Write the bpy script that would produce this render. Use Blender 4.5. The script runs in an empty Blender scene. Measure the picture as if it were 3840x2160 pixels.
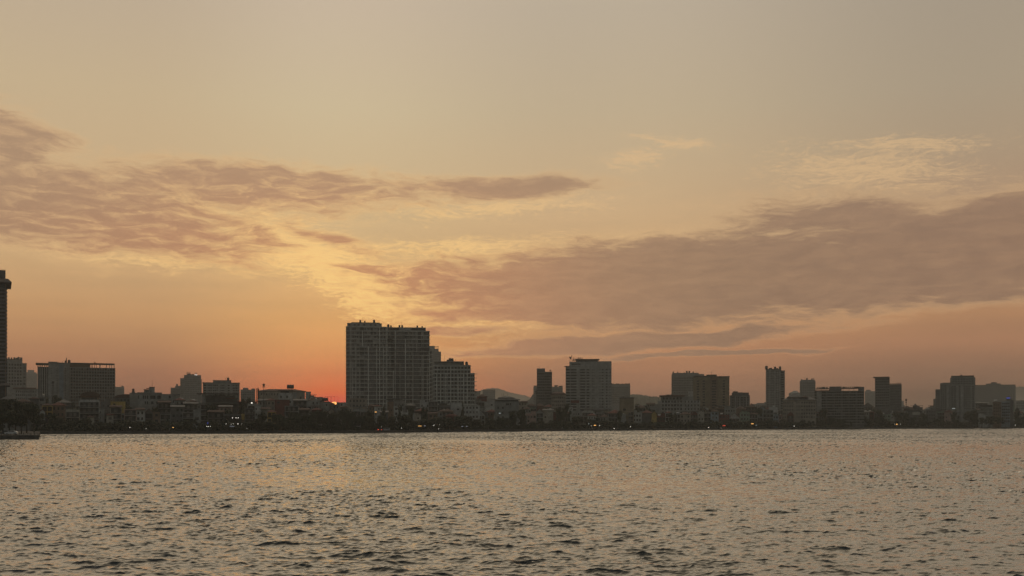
import bpy, math, random
import numpy as np
from mathutils import Vector, Matrix

# ------------------------------------------------------------------ camera
F = 3733.0          # focal length in pixels of the 3840-wide photograph
CAMH = 6.4          # camera height over the lake
HY = 1582.0         # row of the horizon
scene = bpy.context.scene
col = scene.collection
cam_d = bpy.data.cameras.new("camera")
cam = bpy.data.objects.new("camera", cam_d)
col.objects.link(cam)
scene.camera = cam
cam_d.sensor_width = 36.0
cam_d.lens = 36.0 * F / 3840.0
cam_d.shift_y = (HY - 1080.0) / 3840.0
cam_d.clip_start = 0.5
cam_d.clip_end = 40000.0
cam.location = (0, 0, CAMH)
cam.rotation_euler = (math.radians(90), 0, 0)

# ------------------------------------------------------------------ render look
scene.view_settings.view_transform = 'Standard'
scene.view_settings.look = 'None'
scene.view_settings.exposure = 0.0
scene.view_settings.gamma = 1.0
scene.cycles.max_bounces = 5
scene.cycles.diffuse_bounces = 2
scene.cycles.glossy_bounces = 3
scene.cycles.transparent_max_bounces = 8
scene.cycles.volume_bounces = 0
scene.cycles.sample_clamp_indirect = 6.0
scene.cycles.caustics_reflective = False
scene.cycles.caustics_refractive = False

HAZE = 0.00020       # how thick the evening haze is, per metre
HAZE_TOP, HAZE_END = 170.0, 9600.0
AIR = (0.13, 0.10, 0.08)   # the glow of the haze itself
SUN_AZ = math.atan((1253 - 1920) / F)
SUN_EL = math.radians(0.885)

def lin(c):
    return tuple(((v / 255) / 12.92 if v / 255 <= 0.04045 else ((v / 255 + 0.055) / 1.055) ** 2.4) for v in c)

# ------------------------------------------------------------------ node helpers
class NT:
    def __init__(self, tree):
        self.t = tree
        tree.nodes.clear()
    def n(self, typ, **kw):
        nd = self.t.nodes.new(typ)
        for k, v in kw.items():
            setattr(nd, k, v)
        return nd
    def put(self, sock, v):
        if hasattr(v, 'is_linked') or isinstance(v, bpy.types.NodeSocket):
            self.t.links.new(v, sock)
        else:
            sock.default_value = v
    def math(self, op, a, b=None, c=None, clamp=False):
        nd = self.n('ShaderNodeMath', operation=op)
        nd.use_clamp = clamp
        self.put(nd.inputs[0], a)
        if b is not None: self.put(nd.inputs[1], b)
        if c is not None: self.put(nd.inputs[2], c)
        return nd.outputs[0]
    def vmath(self, op, a, b=None):
        nd = self.n('ShaderNodeVectorMath', operation=op)
        self.put(nd.inputs[0], a)
        if b is not None: self.put(nd.inputs[1], b)
        return nd.outputs[0]
    def comb(self, x, y, z):
        nd = self.n('ShaderNodeCombineXYZ')
        self.put(nd.inputs[0], x); self.put(nd.inputs[1], y); self.put(nd.inputs[2], z)
        return nd.outputs[0]
    def sep(self, v):
        nd = self.n('ShaderNodeSeparateXYZ'); self.put(nd.inputs[0], v)
        return nd.outputs
    def noise(self, vec, scale, detail=4, rough=0.5, color=False, distortion=0.0, dims='3D'):
        nd = self.n('ShaderNodeTexNoise', noise_dimensions=dims)
        self.put(nd.inputs['Vector'], vec)
        nd.inputs['Scale'].default_value = scale
        nd.inputs['Detail'].default_value = detail
        nd.inputs['Roughness'].default_value = rough
        nd.inputs['Distortion'].default_value = distortion
        return nd.outputs['Color' if color else 'Fac']
    def smooth(self, v, a, b, lo=0.0, hi=1.0):
        nd = self.n('ShaderNodeMapRange', interpolation_type='SMOOTHSTEP')
        self.put(nd.inputs['Value'], v)
        nd.inputs['From Min'].default_value = a; nd.inputs['From Max'].default_value = b
        nd.inputs['To Min'].default_value = lo; nd.inputs['To Max'].default_value = hi
        return nd.outputs[0]
    def lerp(self, v, a, b, lo=0.0, hi=1.0):
        nd = self.n('ShaderNodeMapRange')
        self.put(nd.inputs['Value'], v)
        nd.inputs['From Min'].default_value = a; nd.inputs['From Max'].default_value = b
        nd.inputs['To Min'].default_value = lo; nd.inputs['To Max'].default_value = hi
        return nd.outputs[0]
    def mix(self, f, a, b, blend='MIX'):
        nd = self.n('ShaderNodeMix', data_type='RGBA', blend_type=blend)
        self.put(nd.inputs[0], f)
        for i, v in ((6, a), (7, b)):
            self.put(nd.inputs[i], v if not isinstance(v, tuple) or len(v) == 4 else (*v, 1))
        return nd.outputs[2]
    def ramp(self, v, stops, interp='LINEAR'):
        nd = self.n('ShaderNodeValToRGB')
        cr = nd.color_ramp
        cr.interpolation = interp
        while len(cr.elements) < len(stops): cr.elements.new(0.5)
        for e, (p, c) in zip(cr.elements, stops):
            e.position = p; e.color = (*c, 1)
        self.put(nd.inputs[0], v)
        return nd.outputs[0]

# ------------------------------------------------------------------ the evening sky
world = bpy.data.worlds.new("World")
scene.world = world
world.use_nodes = True
W = NT(world.node_tree)
tc = W.n('ShaderNodeTexCoord')
dx, dy, dz = W.sep(tc.outputs['Generated'])
DEG = 180 / math.pi
az = W.math('MULTIPLY', W.math('ARCTAN2', dx, dy), DEG)
el = W.math('MULTIPLY', W.math('ARCSINE', W.math('MAXIMUM', W.math('MINIMUM', dz, 1.0), -1.0)), DEG)
el0 = W.math('MAXIMUM', el, 0.0)

def AE(x, y):       # photo pixel -> azimuth, elevation (degrees) of that bit of sky
    return (math.degrees(math.atan((x - 1920) / F)),
            math.degrees(math.atan((HY - y) / math.hypot(F, x - 1920))))

def skyramp(stops):
    # the ramp runs over the square root of elevation / 90 so the horizon has room
    v = W.math('SQRT', W.math('DIVIDE', el0, 90.0))
    return W.ramp(v, [(math.sqrt(e / 90.0), lin(c)) for e, c in stops], 'LINEAR')

HI = [(32, (208, 189, 160)), (50, (198, 180, 152)), (90, (146, 140, 130))]
sunr = skyramp([(0, (196, 84, 56)), (1.5, (212, 120, 80)), (2.75, (204, 132, 90)), (4.25, (215, 153, 99)), (5.75, (213, 160, 104)),
                (8.7, (210, 171, 121)), (11.65, (202, 173, 131)), (14.5, (201, 177, 140)), (17.3, (200, 181, 148)), (22.6, (196, 178, 155))] + HI)
leftr = skyramp([(0, (138, 94, 76)), (1.5, (146, 102, 82)), (2.75, (160, 113, 88)), (4.25, (175, 129, 95)), (5.75, (187, 143, 102)),
                 (8.7, (197, 161, 118)), (11.65, (196, 165, 126)), (14.5, (196, 170, 134)), (17.3, (194, 172, 139)), (22.6, (186, 168, 145))] + HI)
midr = skyramp([(0, (128, 96, 80)), (1.5, (144, 106, 86)), (2.75, (158, 115, 90)), (4.25, (174, 126, 94)), (5.75, (190, 140, 98)),
                (8.7, (197, 159, 115)), (11.65, (198, 166, 127)), (14.5, (193, 168, 134)), (17.3, (188, 169, 140)), (22.6, (184, 169, 148))] + HI)
rightr = skyramp([(0, (100, 82, 72)), (1.5, (116, 92, 78)), (2.75, (135, 104, 85)), (4.25, (158, 117, 91)), (5.75, (168, 126, 94)),
                  (8.7, (172, 136, 105)), (11.65, (170, 141, 114)), (14.5, (168, 147, 122)), (17.3, (166, 150, 128)), (22.6, (162, 149, 132))] + HI)
backr = skyramp([(0, (78, 76, 80)), (5.75, (90, 92, 86)), (14.5, (98, 100, 94)), (22.6, (101, 103, 98)), (32, (104, 105, 103)), (50, (112, 112, 115)), (90, (140, 138, 138))])
saz = math.degrees(SUN_AZ)
base = W.mix(W.smooth(az, saz, -21.0), sunr, leftr)
base = W.mix(W.smooth(az, saz, 4.0), base, midr)
base = W.mix(W.smooth(az, 6.0, 26.0), base, rightr)
absaz = W.math('ABSOLUTE', W.math('SUBTRACT', az, 0.0))
base = W.mix(W.smooth(absaz, 30.0, 85.0), base, backr)

# clouds: soft ellipses in azimuth/elevation, their edges broken up by streaky noise
uv = W.comb(az, el, 0.0)
warp = W.noise(W.vmath('MULTIPLY', uv, (0.25, 0.7, 1.0)), 1.0, 3, 0.55, color=True)
warp = W.vmath('SUBTRACT', warp, (0.5, 0.5, 0.5))
uvw = W.vmath('ADD', uv, W.vmath('MULTIPLY', warp, (3.2, 1.1, 0.0)))
def ell(x, y, rx, ry, ang, pw=1.0, coords=None):
    a, e = AE(x, y)
    k = 180 / math.pi / F
    ca, sa = math.cos(math.radians(ang)), math.sin(math.radians(ang))   # ang > 0: rises to the right
    d = W.vmath('SUBTRACT', coords or uvw, (a, e, 0.0))
    sx, sy, _ = W.sep(d)
    p = W.math('DIVIDE', W.math('ADD', W.math('MULTIPLY', sx, ca), W.math('MULTIPLY', sy, sa)), rx * k)
    q = W.math('DIVIDE', W.math('SUBTRACT', W.math('MULTIPLY', sy, ca), W.math('MULTIPLY', sx, sa)), ry * k)
    r2 = W.math('ADD', W.math('MULTIPLY', p, p), W.math('MULTIPLY', q, q))
    v = W.math('SUBTRACT', 1.0, W.math('SQRT', r2))
    return W.math('MULTIPLY', v, pw)
def maxall(vs):
    r = vs[0]
    for v in vs[1:]:
        nd = W.n('ShaderNodeMath', operation='SMOOTH_MAX')
        W.put(nd.inputs[0], r); W.put(nd.inputs[1], v); nd.inputs[2].default_value = 0.25
        r = nd.outputs[0]
    return r
# thick, mauve cloud
thick = maxall([ell(150, 770, 800, 170, -3), ell(480, 840, 620, 100, -8), ell(1000, 700, 640, 92, -1), ell(1890, 705, 420, 48, 2),
                ell(0, 520, 240, 115, -8), ell(1850, 1078, 560, 118, -2), ell(2500, 1058, 900, 178, 3), ell(3480, 1005, 960, 138, 3),
                ell(3120, 800, 420, 74, -3, 0.72), ell(3420, 850, 420, 50, 4, 0.6), ell(3780, 785, 380, 74, 7, 0.8), ell(2280, 1288, 760, 36, 3), ell(1480, 1020, 260, 34, 0, 0.8),
                ell(1800, 1185, 360, 34, -3), ell(1650, 1238, 300, 22, 0), ell(2700, 1325, 420, 12, 1), ell(900, 860, 300, 46, -20, 0.6),
                ell(1250, 900, 260, 30, -16, 0.5)])
# thin, bright streaks
thin = maxall([ell(1150, 950, 640, 150, -22, 1.25), ell(1420, 1110, 280, 130, -8, 1.3), ell(760, 770, 560, 120, -8, 0.8), ell(1900, 780, 620, 55, 3, 0.9),
               ell(3250, 640, 520, 120, -6, 0.95), ell(2530, 535, 240, 28, -8, 1.1), ell(2380, 600, 200, 50, 5, 0.9), ell(1750, 930, 700, 60, 3, 0.9),
               ell(2750, 870, 900, 45, 3, 0.5), ell(400, 960, 700, 40, -3, 0.8), ell(1750, 1225, 420, 55, 0, 0.9), ell(3400, 545, 420, 50, -4, 0.9),
               ell(3500, 1075, 500, 30, 8, 0.4), ell(2250, 1200, 900, 30, 2, 0.5)])
st = W.noise(W.vmath('MULTIPLY', uvw, (0.55, 2.6, 1.0)), 1.0, 6, 0.62)                     # long streaks
fine = W.noise(W.vmath('MULTIPLY', uvw, (2.2, 9.0, 1.0)), 1.0, 5, 0.65, distortion=0.4)    # ripples
puff = W.noise(W.vmath('MULTIPLY', uvw, (1.2, 2.4, 1.0)), 1.0, 6, 0.6)
big = W.noise(W.vmath('MULTIPLY', uvw, (0.28, 1.0, 1.0)), 1.0, 3, 0.5)
wisp = W.noise(W.vmath('MULTIPLY', uvw, (0.9, 5.5, 1.0)), 1.0, 8, 0.68, distortion=0.6)
tv = W.math('ADD', thick, W.math('MULTIPLY', W.math('SUBTRACT', big, 0.5), 0.8))
low_r = W.smooth(el, 10.0, 12.0, 1.0, 0.0)
rightness = W.math('MULTIPLY', W.smooth(az, -5.0, 6.0), low_r)
tv = W.math('ADD', W.math('MULTIPLY', tv, W.math('MULTIPLY_ADD', rightness, 0.25, 1.0)), W.math('MULTIPLY', rightness, 0.17))
tv = W.math('ADD', tv, W.math('MULTIPLY', W.math('MULTIPLY', W.math('SUBTRACT', st, 0.5), 0.7), W.smooth(az, -5.0, 6.0, 1.0, 0.6)))
tv = W.math('ADD', tv, W.math('MULTIPLY', W.math('SUBTRACT', wisp, 0.5), 0.75))
dens = W.smooth(tv, -0.30, 0.42)
body = W.smooth(tv, -0.10, 0.50)
nv = W.math('ADD', thin, W.math('MULTIPLY', W.math('SUBTRACT', st, 0.52), 1.6))
nv = W.math('ADD', nv, W.math('MULTIPLY', W.math('SUBTRACT', fine, 0.5), 2.0))
thinm = W.smooth(nv, 0.12, 0.95)
# how near the sun the cloud stands decides how it glows
ds = W.vmath('MULTIPLY', W.vmath('SUBTRACT', uv, (math.degrees(SUN_AZ), 5.5, 0.0)), (0.055, 0.10, 0.0))
dsl = W.n('ShaderNodeVectorMath', operation='LENGTH'); W.put(dsl.inputs[0], ds)
near = W.smooth(dsl.outputs['Value'], 0.0, 1.35, 1.0, 0.0)
dark = W.mix(near, lin((158, 126, 102)), lin((188, 130, 98)))
dark = W.mix(W.smooth(az, -8.0, 18.0), dark, lin((137, 110, 92)))
dark = W.mix(W.smooth(el, 9.0, 16.0), dark, W.mix(0.5, dark, lin((176, 146, 118))))
bright = W.mix(near, lin((222, 184, 136)), lin((250, 205, 130)))
bright = W.mix(W.math('MULTIPLY', W.smooth(el, 7.5, 3.5), W.math('MULTIPLY_ADD', near, -0.6, 1.0)), bright, lin((204, 148, 106)))
sky = W.mix(W.math('MULTIPLY', thinm, W.math('MULTIPLY_ADD', near, 0.42, 0.50)), base, bright)
edge = W.mix(0.30, bright, dark)
soft = W.noise(W.vmath('MULTIPLY', uvw, (0.55, 2.3, 1.0)), 1.0, 9, 0.62, distortion=0.5)
rip = W.noise(W.vmath('MULTIPLY', uvw, (1.8, 6.5, 1.0)), 1.0, 6, 0.6, distortion=1.2)
patch = W.smooth(soft, 0.44, 0.66)
tex = W.math('MULTIPLY', patch, W.smooth(rip, 0.36, 0.64, 0.45, 1.0))
quiet = W.smooth(az, -8.0, 2.0, 1.0, 0.05)        # the long bank on the right is smooth
holes = W.math('MULTIPLY', W.math('MULTIPLY', tex, quiet), W.math('MULTIPLY_ADD', near, 0.45, 0.34))
dark = W.mix(W.smooth(soft, 0.3, 0.7), W.mix(0.06, dark, lin((110, 88, 76))), W.mix(0.10, dark, lin((215, 170, 130))))
inner = W.mix(holes, W.mix(body, edge, dark), bright)
sky = W.mix(W.math('MULTIPLY', dens, 0.88), sky, inner)
# faint bands low over the horizon and general unevenness
low = W.noise(W.vmath('MULTIPLY', uv, (0.12, 1.1, 1.0)), 1.0, 4, 0.55)
lowc = W.mix(W.smooth(low, 0.3, 0.7), (0.965, 0.965, 0.975), (1.035, 1.025, 1.01))
sky = W.mix(1.0, sky, W.mix(W.smooth(el, 9.0, 15.0), lowc, (1.0, 1.0, 1.0)), 'MULTIPLY')
# glow round the sun and the sun's own disc
sd = (math.sin(SUN_AZ) * math.cos(SUN_EL), math.cos(SUN_AZ) * math.cos(SUN_EL), math.sin(SUN_EL))
dist = W.n('ShaderNodeVectorMath', operation='DISTANCE')
W.put(dist.inputs[0], tc.outputs['Generated']); dist.inputs[1].default_value = sd
gl = W.math('MULTIPLY', dist.outputs['Value'], DEG)
g1 = W.math('MULTIPLY', W.math('EXPONENT', W.math('MULTIPLY', gl, -0.72)), 0.52)
sky = W.mix(g1, sky, lin((246, 98, 56)), 'MIX')
# this is the sky above and beyond the haze, so it is what the air will dim down again
path = W.math('MINIMUM', W.math('DIVIDE', HAZE_TOP - CAMH, W.math('MAXIMUM', dz, 0.002)), HAZE_END * 1.06)
T = W.math('EXPONENT', W.math('MULTIPLY', path, -HAZE))
T = W.mix(W.smooth(absaz, 35.0, 85.0), W.comb(T, T, T), (1.0, 1.0, 1.0))
air = W.mix(W.math('EXPONENT', W.math('MULTIPLY', gl, -0.09)), AIR, (0.36, 0.17, 0.10))
oneT = W.vmath('SUBTRACT', (1.0, 1.0, 1.0), T)
sky = W.vmath('MAXIMUM', W.vmath('DIVIDE', W.vmath('SUBTRACT', sky, W.vmath('MULTIPLY', oneT, air)), T), (0.02, 0.02, 0.02))
disc = W.smooth(gl, 0.22, 0.27, 1.0, 0.0)
sky = W.mix(disc, sky, (8.0, 3.2, 0.8, 1))
nis = W.n('ShaderNodeTexSky', sky_type='NISHITA')
nis.sun_disc = False
nis.sun_elevation = SUN_EL
nis.sun_rotation = SUN_AZ
nis.dust_density = 4.0
sky = W.mix(1.0, sky, W.mix(1.0, nis.outputs[0], (0.006, 0.006, 0.006, 1), 'MULTIPLY'), 'ADD')
sky = W.mix(W.smooth(el, -0.2, -4.0), sky, lin((70, 62, 56)))
bg = W.n('ShaderNodeBackground')
W.put(bg.inputs[0], sky)
bg.inputs[1].default_value = 1.0
wo = W.n('ShaderNodeOutputWorld')
W.t.links.new(bg.outputs[0], wo.inputs[0])
world.cycles.sampling_method = 'MANUAL'
world.cycles.sample_map_resolution = 1024

# ------------------------------------------------------------------ the sun, on the rooftops
sl = bpy.data.lights.new("sun", 'SUN')
sl.energy = 0.35
sl.angle = math.radians(0.53)
sl.color = (1.0, 0.42, 0.18)
so = bpy.data.objects.new("sun", sl)
col.objects.link(so)
so.rotation_euler = Vector(sd).to_track_quat('Z', 'Y').to_euler()
so.location = (-200, 900, 300)

# ------------------------------------------------------------------ basic makers
def link_mesh(name, verts, faces, mats, mi=None, parent=None, smooth=False, loc=None):
    me = bpy.data.meshes.new(name)
    me.from_pydata(verts, [], faces)
    for m in (mats if isinstance(mats, (list, tuple)) else [mats]):
        me.materials.append(m)
    if mi is not None:
        me.polygons.foreach_set('material_index', mi)
    if smooth:
        me.polygons.foreach_set('use_smooth', [True] * len(me.polygons))
    me.update()
    o = bpy.data.objects.new(name, me)
    col.objects.link(o)
    if parent: o.parent = parent
    if loc: o.location = loc
    return o
def tag(o, label=None, cat=None, group=None, kind=None):
    if label: o['label'] = label
    if cat: o['category'] = cat
    if group: o['group'] = group
    if kind: o['kind'] = kind
    return o

# ------------------------------------------------------------------ materials
def mat_plain(name, c, rough=0.85, var=0.12, scale=0.35, metallic=0.0, streak=True):
    m = bpy.data.materials.new(name); m.use_nodes = True
    N = NT(m.node_tree)
    out = N.n('ShaderNodeOutputMaterial'); b = N.n('ShaderNodeBsdfPrincipled')
    g = N.n('ShaderNodeNewGeometry')
    p = g.outputs['Position']
    n1 = N.noise(p, scale, 4, 0.6)
    f = N.smooth(n1, 0.35, 0.7)
    lo = tuple(v * (1 - 2.2 * var) for v in c); hi = tuple(min(1, v * (1 + var)) for v in c)
    cc = N.mix(f, lo, hi)
    if streak:   # rain streaks run down the walls
        n2 = N.noise(N.vmath('MULTIPLY', p, (1.3, 1.3, 0.07)), 1.0, 3, 0.6)
        cc = N.mix(N.smooth(n2, 0.5, 0.75, 0.0, 0.35), cc, tuple(v * 0.45 for v in c))
    N.put(b.inputs['Base Color'], cc)
    b.inputs['Roughness'].default_value = rough
    b.inputs['Metallic'].default_value = metallic
    N.t.links.new(b.outputs[0], out.inputs[0])
    return m
def mat_emit(name, c, s):
    m = bpy.data.materials.new(name); m.use_nodes = True
    N = NT(m.node_tree)
    out = N.n('ShaderNodeOutputMaterial'); e = N.n('ShaderNodeEmission')
    e.inputs[0].default_value = (*c, 1); e.inputs[1].default_value = s
    N.t.links.new(e.outputs[0], out.inputs[0])
    return m

# water
mw = bpy.data.materials.new("lake_water"); mw.use_nodes = True
N = NT(mw.node_tree)
out = N.n('ShaderNodeOutputMaterial')
at = N.n('ShaderNodeAttribute', attribute_name='slope')
g = N.n('ShaderNodeNewGeometry')
r1 = N.noise(N.vmath('MULTIPLY', g.outputs['Position'], (5.0, 5.0, 0.0)), 1.0, 3, 0.6, color=True)
r1 = N.vmath('MULTIPLY', N.vmath('SUBTRACT', r1, (0.5, 0.5, 0.5)), (0.12, 0.12, 0.0))
nn = N.vmath('ADD', at.outputs['Vector'], r1)
nn = N.vmath('NORMALIZE', N.vmath('ADD', N.vmath('MULTIPLY', nn, (1, 1, 0)), (0, 0, 1)))
dif = N.n('ShaderNodeBsdfDiffuse'); dif.inputs[0].default_value = (0.024, 0.030, 0.024, 1)
glo = N.n('ShaderNodeBsdfGlossy'); glo.inputs[0].default_value = (1, 1, 1, 1); glo.inputs['Roughness'].default_value = 0.12
N.put(glo.inputs['Normal'], nn)
dot = N.n('ShaderNodeVectorMath', operation='DOT_PRODUCT')
N.put(dot.inputs[0], nn); N.put(dot.inputs[1], g.outputs['Incoming'])
c = N.math('MAXIMUM', dot.outputs['Value'], 0.0)
fr = N.math('EXPONENT', N.math('MULTIPLY', N.math('POWER', N.math('MULTIPLY', c, 2.9), 1.7), -1.0))   # mirror-like at a glance, dark looking down
mx = N.n('ShaderNodeMixShader'); N.put(mx.inputs[0], N.math('MULTIPLY_ADD', fr, 0.93, 0.02))
N.t.links.new(dif.outputs[0], mx.inputs[1]); N.t.links.new(glo.outputs[0], mx.inputs[2])
N.t.links.new(mx.outputs[0], out.inputs[0])

SLX, SLY = 1.0, 1.0
# ------------------------------------------------------------------ the lake's waves (wind-sea spectrum, summed by FFT)
def wave_tile(L, n, seed, lam_p, h_rms, theta, spread, cut):
    rng = np.random.default_rng(seed)
    k1 = 2 * np.pi * np.fft.fftfreq(n, L / n)
    kx, ky = np.meshgrid(k1, k1, indexing='xy')
    k = np.hypot(kx, ky); k[0, 0] = 1e-6
    kp = 2 * np.pi / lam_p
    S = k ** -3.7 * np.exp(-1.0 * (kp / k) ** 2)
    S *= np.exp(-(k / (2 * np.pi / cut)) ** 2)
    c = (kx * math.cos(theta) + ky * math.sin(theta)) / k
    S *= np.abs(c) ** spread + 0.06
    S[0, 0] = 0
    A = np.sqrt(S) * (rng.normal(size=k.shape) + 1j * rng.normal(size=k.shape))
    h = np.fft.ifft2(A).real
    f = h_rms / h.std()
    A = A * f
    h = np.fft.ifft2(A).real
    sx = np.fft.ifft2(1j * kx * A).real; sy = np.fft.ifft2(1j * ky * A).real
    ox = np.fft.ifft2(-1j * kx / k * A).real; oy = np.fft.ifft2(-1j * ky / k * A).real
    cy = np.fft.ifft2(ky * ky / k * A).real
    return L, n, np.stack([h, sx, sy, ox, oy, cy], -1).astype(np.float32)
def sample(tile, x, y, rot):
    L, n, T = tile
    c, s = math.cos(rot), math.sin(rot)
    u = ((c * x + s * y) / L * n) % n; v = ((-s * x + c * y) / L * n) % n
    iu = np.floor(u).astype(int) % n; iv = np.floor(v).astype(int) % n
    fu = (u - np.floor(u))[..., None]; fv = (v - np.floor(v))[..., None]
    iu1 = (iu + 1) % n; iv1 = (iv + 1) % n
    r = (T[iv, iu] * (1 - fu) + T[iv, iu1] * fu) * (1 - fv) + (T[iv1, iu] * (1 - fu) + T[iv1, iu1] * fu) * fv
    h, a, bb, o1, o2, cy = [r[..., i] for i in range(6)]
    return h, c * a - s * bb, s * a + c * bb, c * o1 - s * o2, s * o1 + c * o2, cy

y = 17.0; rows = []
while y < 1250:
    rows.append(y)
    y += max(0.06, 0.075 * (y / 40.0) ** 1.3)
rows = np.array(rows)
side = 0.60 + 1.9 * (np.arange(1, 131) / 130.0) ** 2.0
tcol = np.concatenate([-side[::-1], np.linspace(-0.60, 0.60, 1060), side])
NC = len(tcol)
YY = np.repeat(rows[:, None], NC, 1)
XX = tcol[None, :] * (YY + 14.0)
rngj = np.random.default_rng(5)
far = np.clip((YY - 200) / 200, 0, 1)
t1 = wave_tile(46.0, 1024, 1, 3.6, 0.053, math.radians(84), 2.6, 0.12)
t2 = wave_tile(31.0, 768, 2, 1.25, 0.0105, math.radians(60), 1.2, 0.10)
h1, a1, b1, o1, p1, c1 = sample(t1, XX / 1.4, YY, 0.0)
h2, a2, b2, o2, p2, c2 = sample(t2, XX, YY, 0.37)
# gusts: patches of rougher and calmer water
tg = wave_tile(700.0, 256, 9, 90.0, 1.0, 0.3, 0.5, 20.0)
gust = np.clip(1.0 + 0.13 * sample(tg, XX, YY, 0.2)[0], 0.5, 1.7)
hh = (h1 + h2) * gust; sx = (a1 / 1.4 + a2) * gust; sy = (b1 + b2) * gust
chop = 1.0 * (1 - 0.9 * far)
sq = np.maximum(0.33, 1 - 1.1 * (c1 + c2) * gust)   # crests are pinched, so their slopes steepen
sx = sx / sq; sy = sy / sq
PX = XX - chop * (o1 + o2) * gust; PY = YY - chop * (p1 + p2) * gust
V = np.stack([PX, PY, hh * (1 - 0.7 * far)], -1).reshape(-1, 3)
nr = len(rows)
ii = (np.arange(nr - 1)[:, None] * NC + np.arange(NC - 1)[None, :]).reshape(-1)
Fq = np.stack([ii, ii + 1, ii + NC + 1, ii + NC], -1)
# the rest of the lake, outside the view, as wide calm quads
X0, X1 = -2.5 * (rows[0] + 14), 2.5 * (rows[0] + 14)
XE0, XE1 = -2.5 * (rows[-1] + 14), 2.5 * (rows[-1] + 14)
ext = np.array([[X0, rows[0], 0], [X1, rows[0], 0], [XE0, rows[-1], 0], [XE1, rows[-1], 0],
                [-5500, -55, 0], [5500, -55, 0], [-5500, rows[-1], 0], [5500, rows[-1], 0], [-5500, 9400, 0], [5500, 9400, 0]], float)
nb = len(V)
extf = [[nb + 4, nb + 5, nb + 1, nb + 0], [nb + 4, nb + 0, nb + 2, nb + 6], [nb + 1, nb + 5, nb + 7, nb + 3], [nb + 6, nb + 7, nb + 9, nb + 8]]
V = np.concatenate([V, ext]); Fq = np.concatenate([Fq, np.array(extf)])
me = bpy.data.meshes.new("water")
me.vertices.add(len(V)); me.vertices.foreach_set('co', V.astype(np.float32).reshape(-1))
me.loops.add(len(Fq) * 4); me.loops.foreach_set('vertex_index', Fq.astype(np.int32).reshape(-1))
me.polygons.add(len(Fq))
me.polygons.foreach_set('loop_start', (np.arange(len(Fq)) * 4).astype(np.int32))
me.polygons.foreach_set('use_smooth', np.ones(len(Fq), bool))
me.update(calc_edges=True)
me.materials.append(mw)
# the slope that the mesh itself is too coarse to carry far out, kept per vertex
att = me.attributes.new('slope', 'FLOAT_VECTOR', 'POINT')
S3 = np.zeros((len(V), 3), np.float32)
S3[:nb, 0] = -sx.reshape(-1) * SLX; # far out only the wave faces that lean this way are seen, the backs hide behind crests
seen = (sy * (1 - far) + (0.06 + 0.7 * np.abs(sy) + 5.0 * np.abs(sy) ** 2.5) * far)
S3[:nb, 1] = -seen.reshape(-1) * SLY
att.data.foreach_set('vector', S3.reshape(-1))
wo_ = bpy.data.objects.new("water", me); col.objects.link(wo_)
tag(wo_, kind='structure')
print("water verts", len(V), "slope rms", sx.std(), sy.std())

# ------------------------------------------------------------------ the shore and the ground
G = 1.1        # ground level over the lake
def shore_d(px):
    P = [(-900, 1629.5), (150, 1628), (900, 1626.5), (1400, 1623.8), (1750, 1619.7), (2050, 1616.8), (2550, 1613), (2950, 1610.8),
         (3350, 1608), (3840, 1605.6), (4700, 1602)]
    y = np.interp(px, [p[0] for p in P], [p[1] for p in P])
    return CAMH * F / (y - HY)
def at(px, Y): return ((px - 1920) * Y / F, Y)
shore = [at(px, shore_d(px)) for px in np.linspace(-900, 4700, 120)]
def quad_strip(A, B, za, zb):
    n = len(A)
    return [(x, y, za) for x, y in A] + [(x, y, zb) for x, y in B], [(i, i + 1, n + i + 1, n + i) for i in range(n - 1)]
def offs(pts, d): return [(x * (1 + d / math.hypot(x, y)), y * (1 + d / math.hypot(x, y))) for x, y in pts]

m_ground = mat_plain("ground_earth", (0.09, 0.085, 0.07), 0.95, 0.2, 0.02, streak=False)
m_road = mat_plain("asphalt", (0.05, 0.05, 0.052), 0.9, 0.1, 0.2, streak=False)
m_pave = mat_plain("paving", (0.16, 0.15, 0.14), 0.9, 0.12, 0.3, streak=False)
m_stone = mat_plain("embankment_stone", (0.10, 0.095, 0.085), 0.95, 0.2, 0.4)
farp = []
for i, (x, y) in enumerate(shore):
    farp.append((x * 9450 / y if abs(x * 9450 / y) < 5400 else math.copysign(5400, x), 9450))
v, f = quad_strip(shore, farp, G - 0.05, G - 0.05)
tag(link_mesh("ground", v, f, m_ground), kind='structure')
v, f = quad_strip(offs(shore, 0.3), offs(shore, 5), G, G)
tag(link_mesh("pavement", v, f, m_pave), kind='structure')
v, f = quad_strip(offs(shore, 5.1), offs(shore, 12), G - 0.044, G - 0.044)
tag(link_mesh("road", v, f, m_road), kind='structure')
# embankment: a real wall with a coping
def ribbon_wall(name, A, t, z0, z1, mat):
    B = offs(A, t); n = len(A)
    vs = [(x, y, z0) for x, y in A] + [(x, y, z1) for x, y in A] + [(x, y, z1) for x, y in B] + [(x, y, z0) for x, y in B]
    fs = []
    for k in range(3):
        fs += [(k * n + i, k * n + i + 1, (k + 1) * n + i + 1, (k + 1) * n + i) for i in range(n - 1)]
    return link_mesh(name, vs, fs, mat)
emb = ribbon_wall("embankment_wall", offs(shore, -0.25), 0.9, -1.0, G + 0.25, m_stone)
tag(emb, 'long dark stone embankment wall where the lake meets the far shore', 'embankment')
cop = ribbon_wall("coping", offs(shore, -0.35), 1.1, G + 0.253, G + 0.40, m_pave); cop.parent = emb
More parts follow.
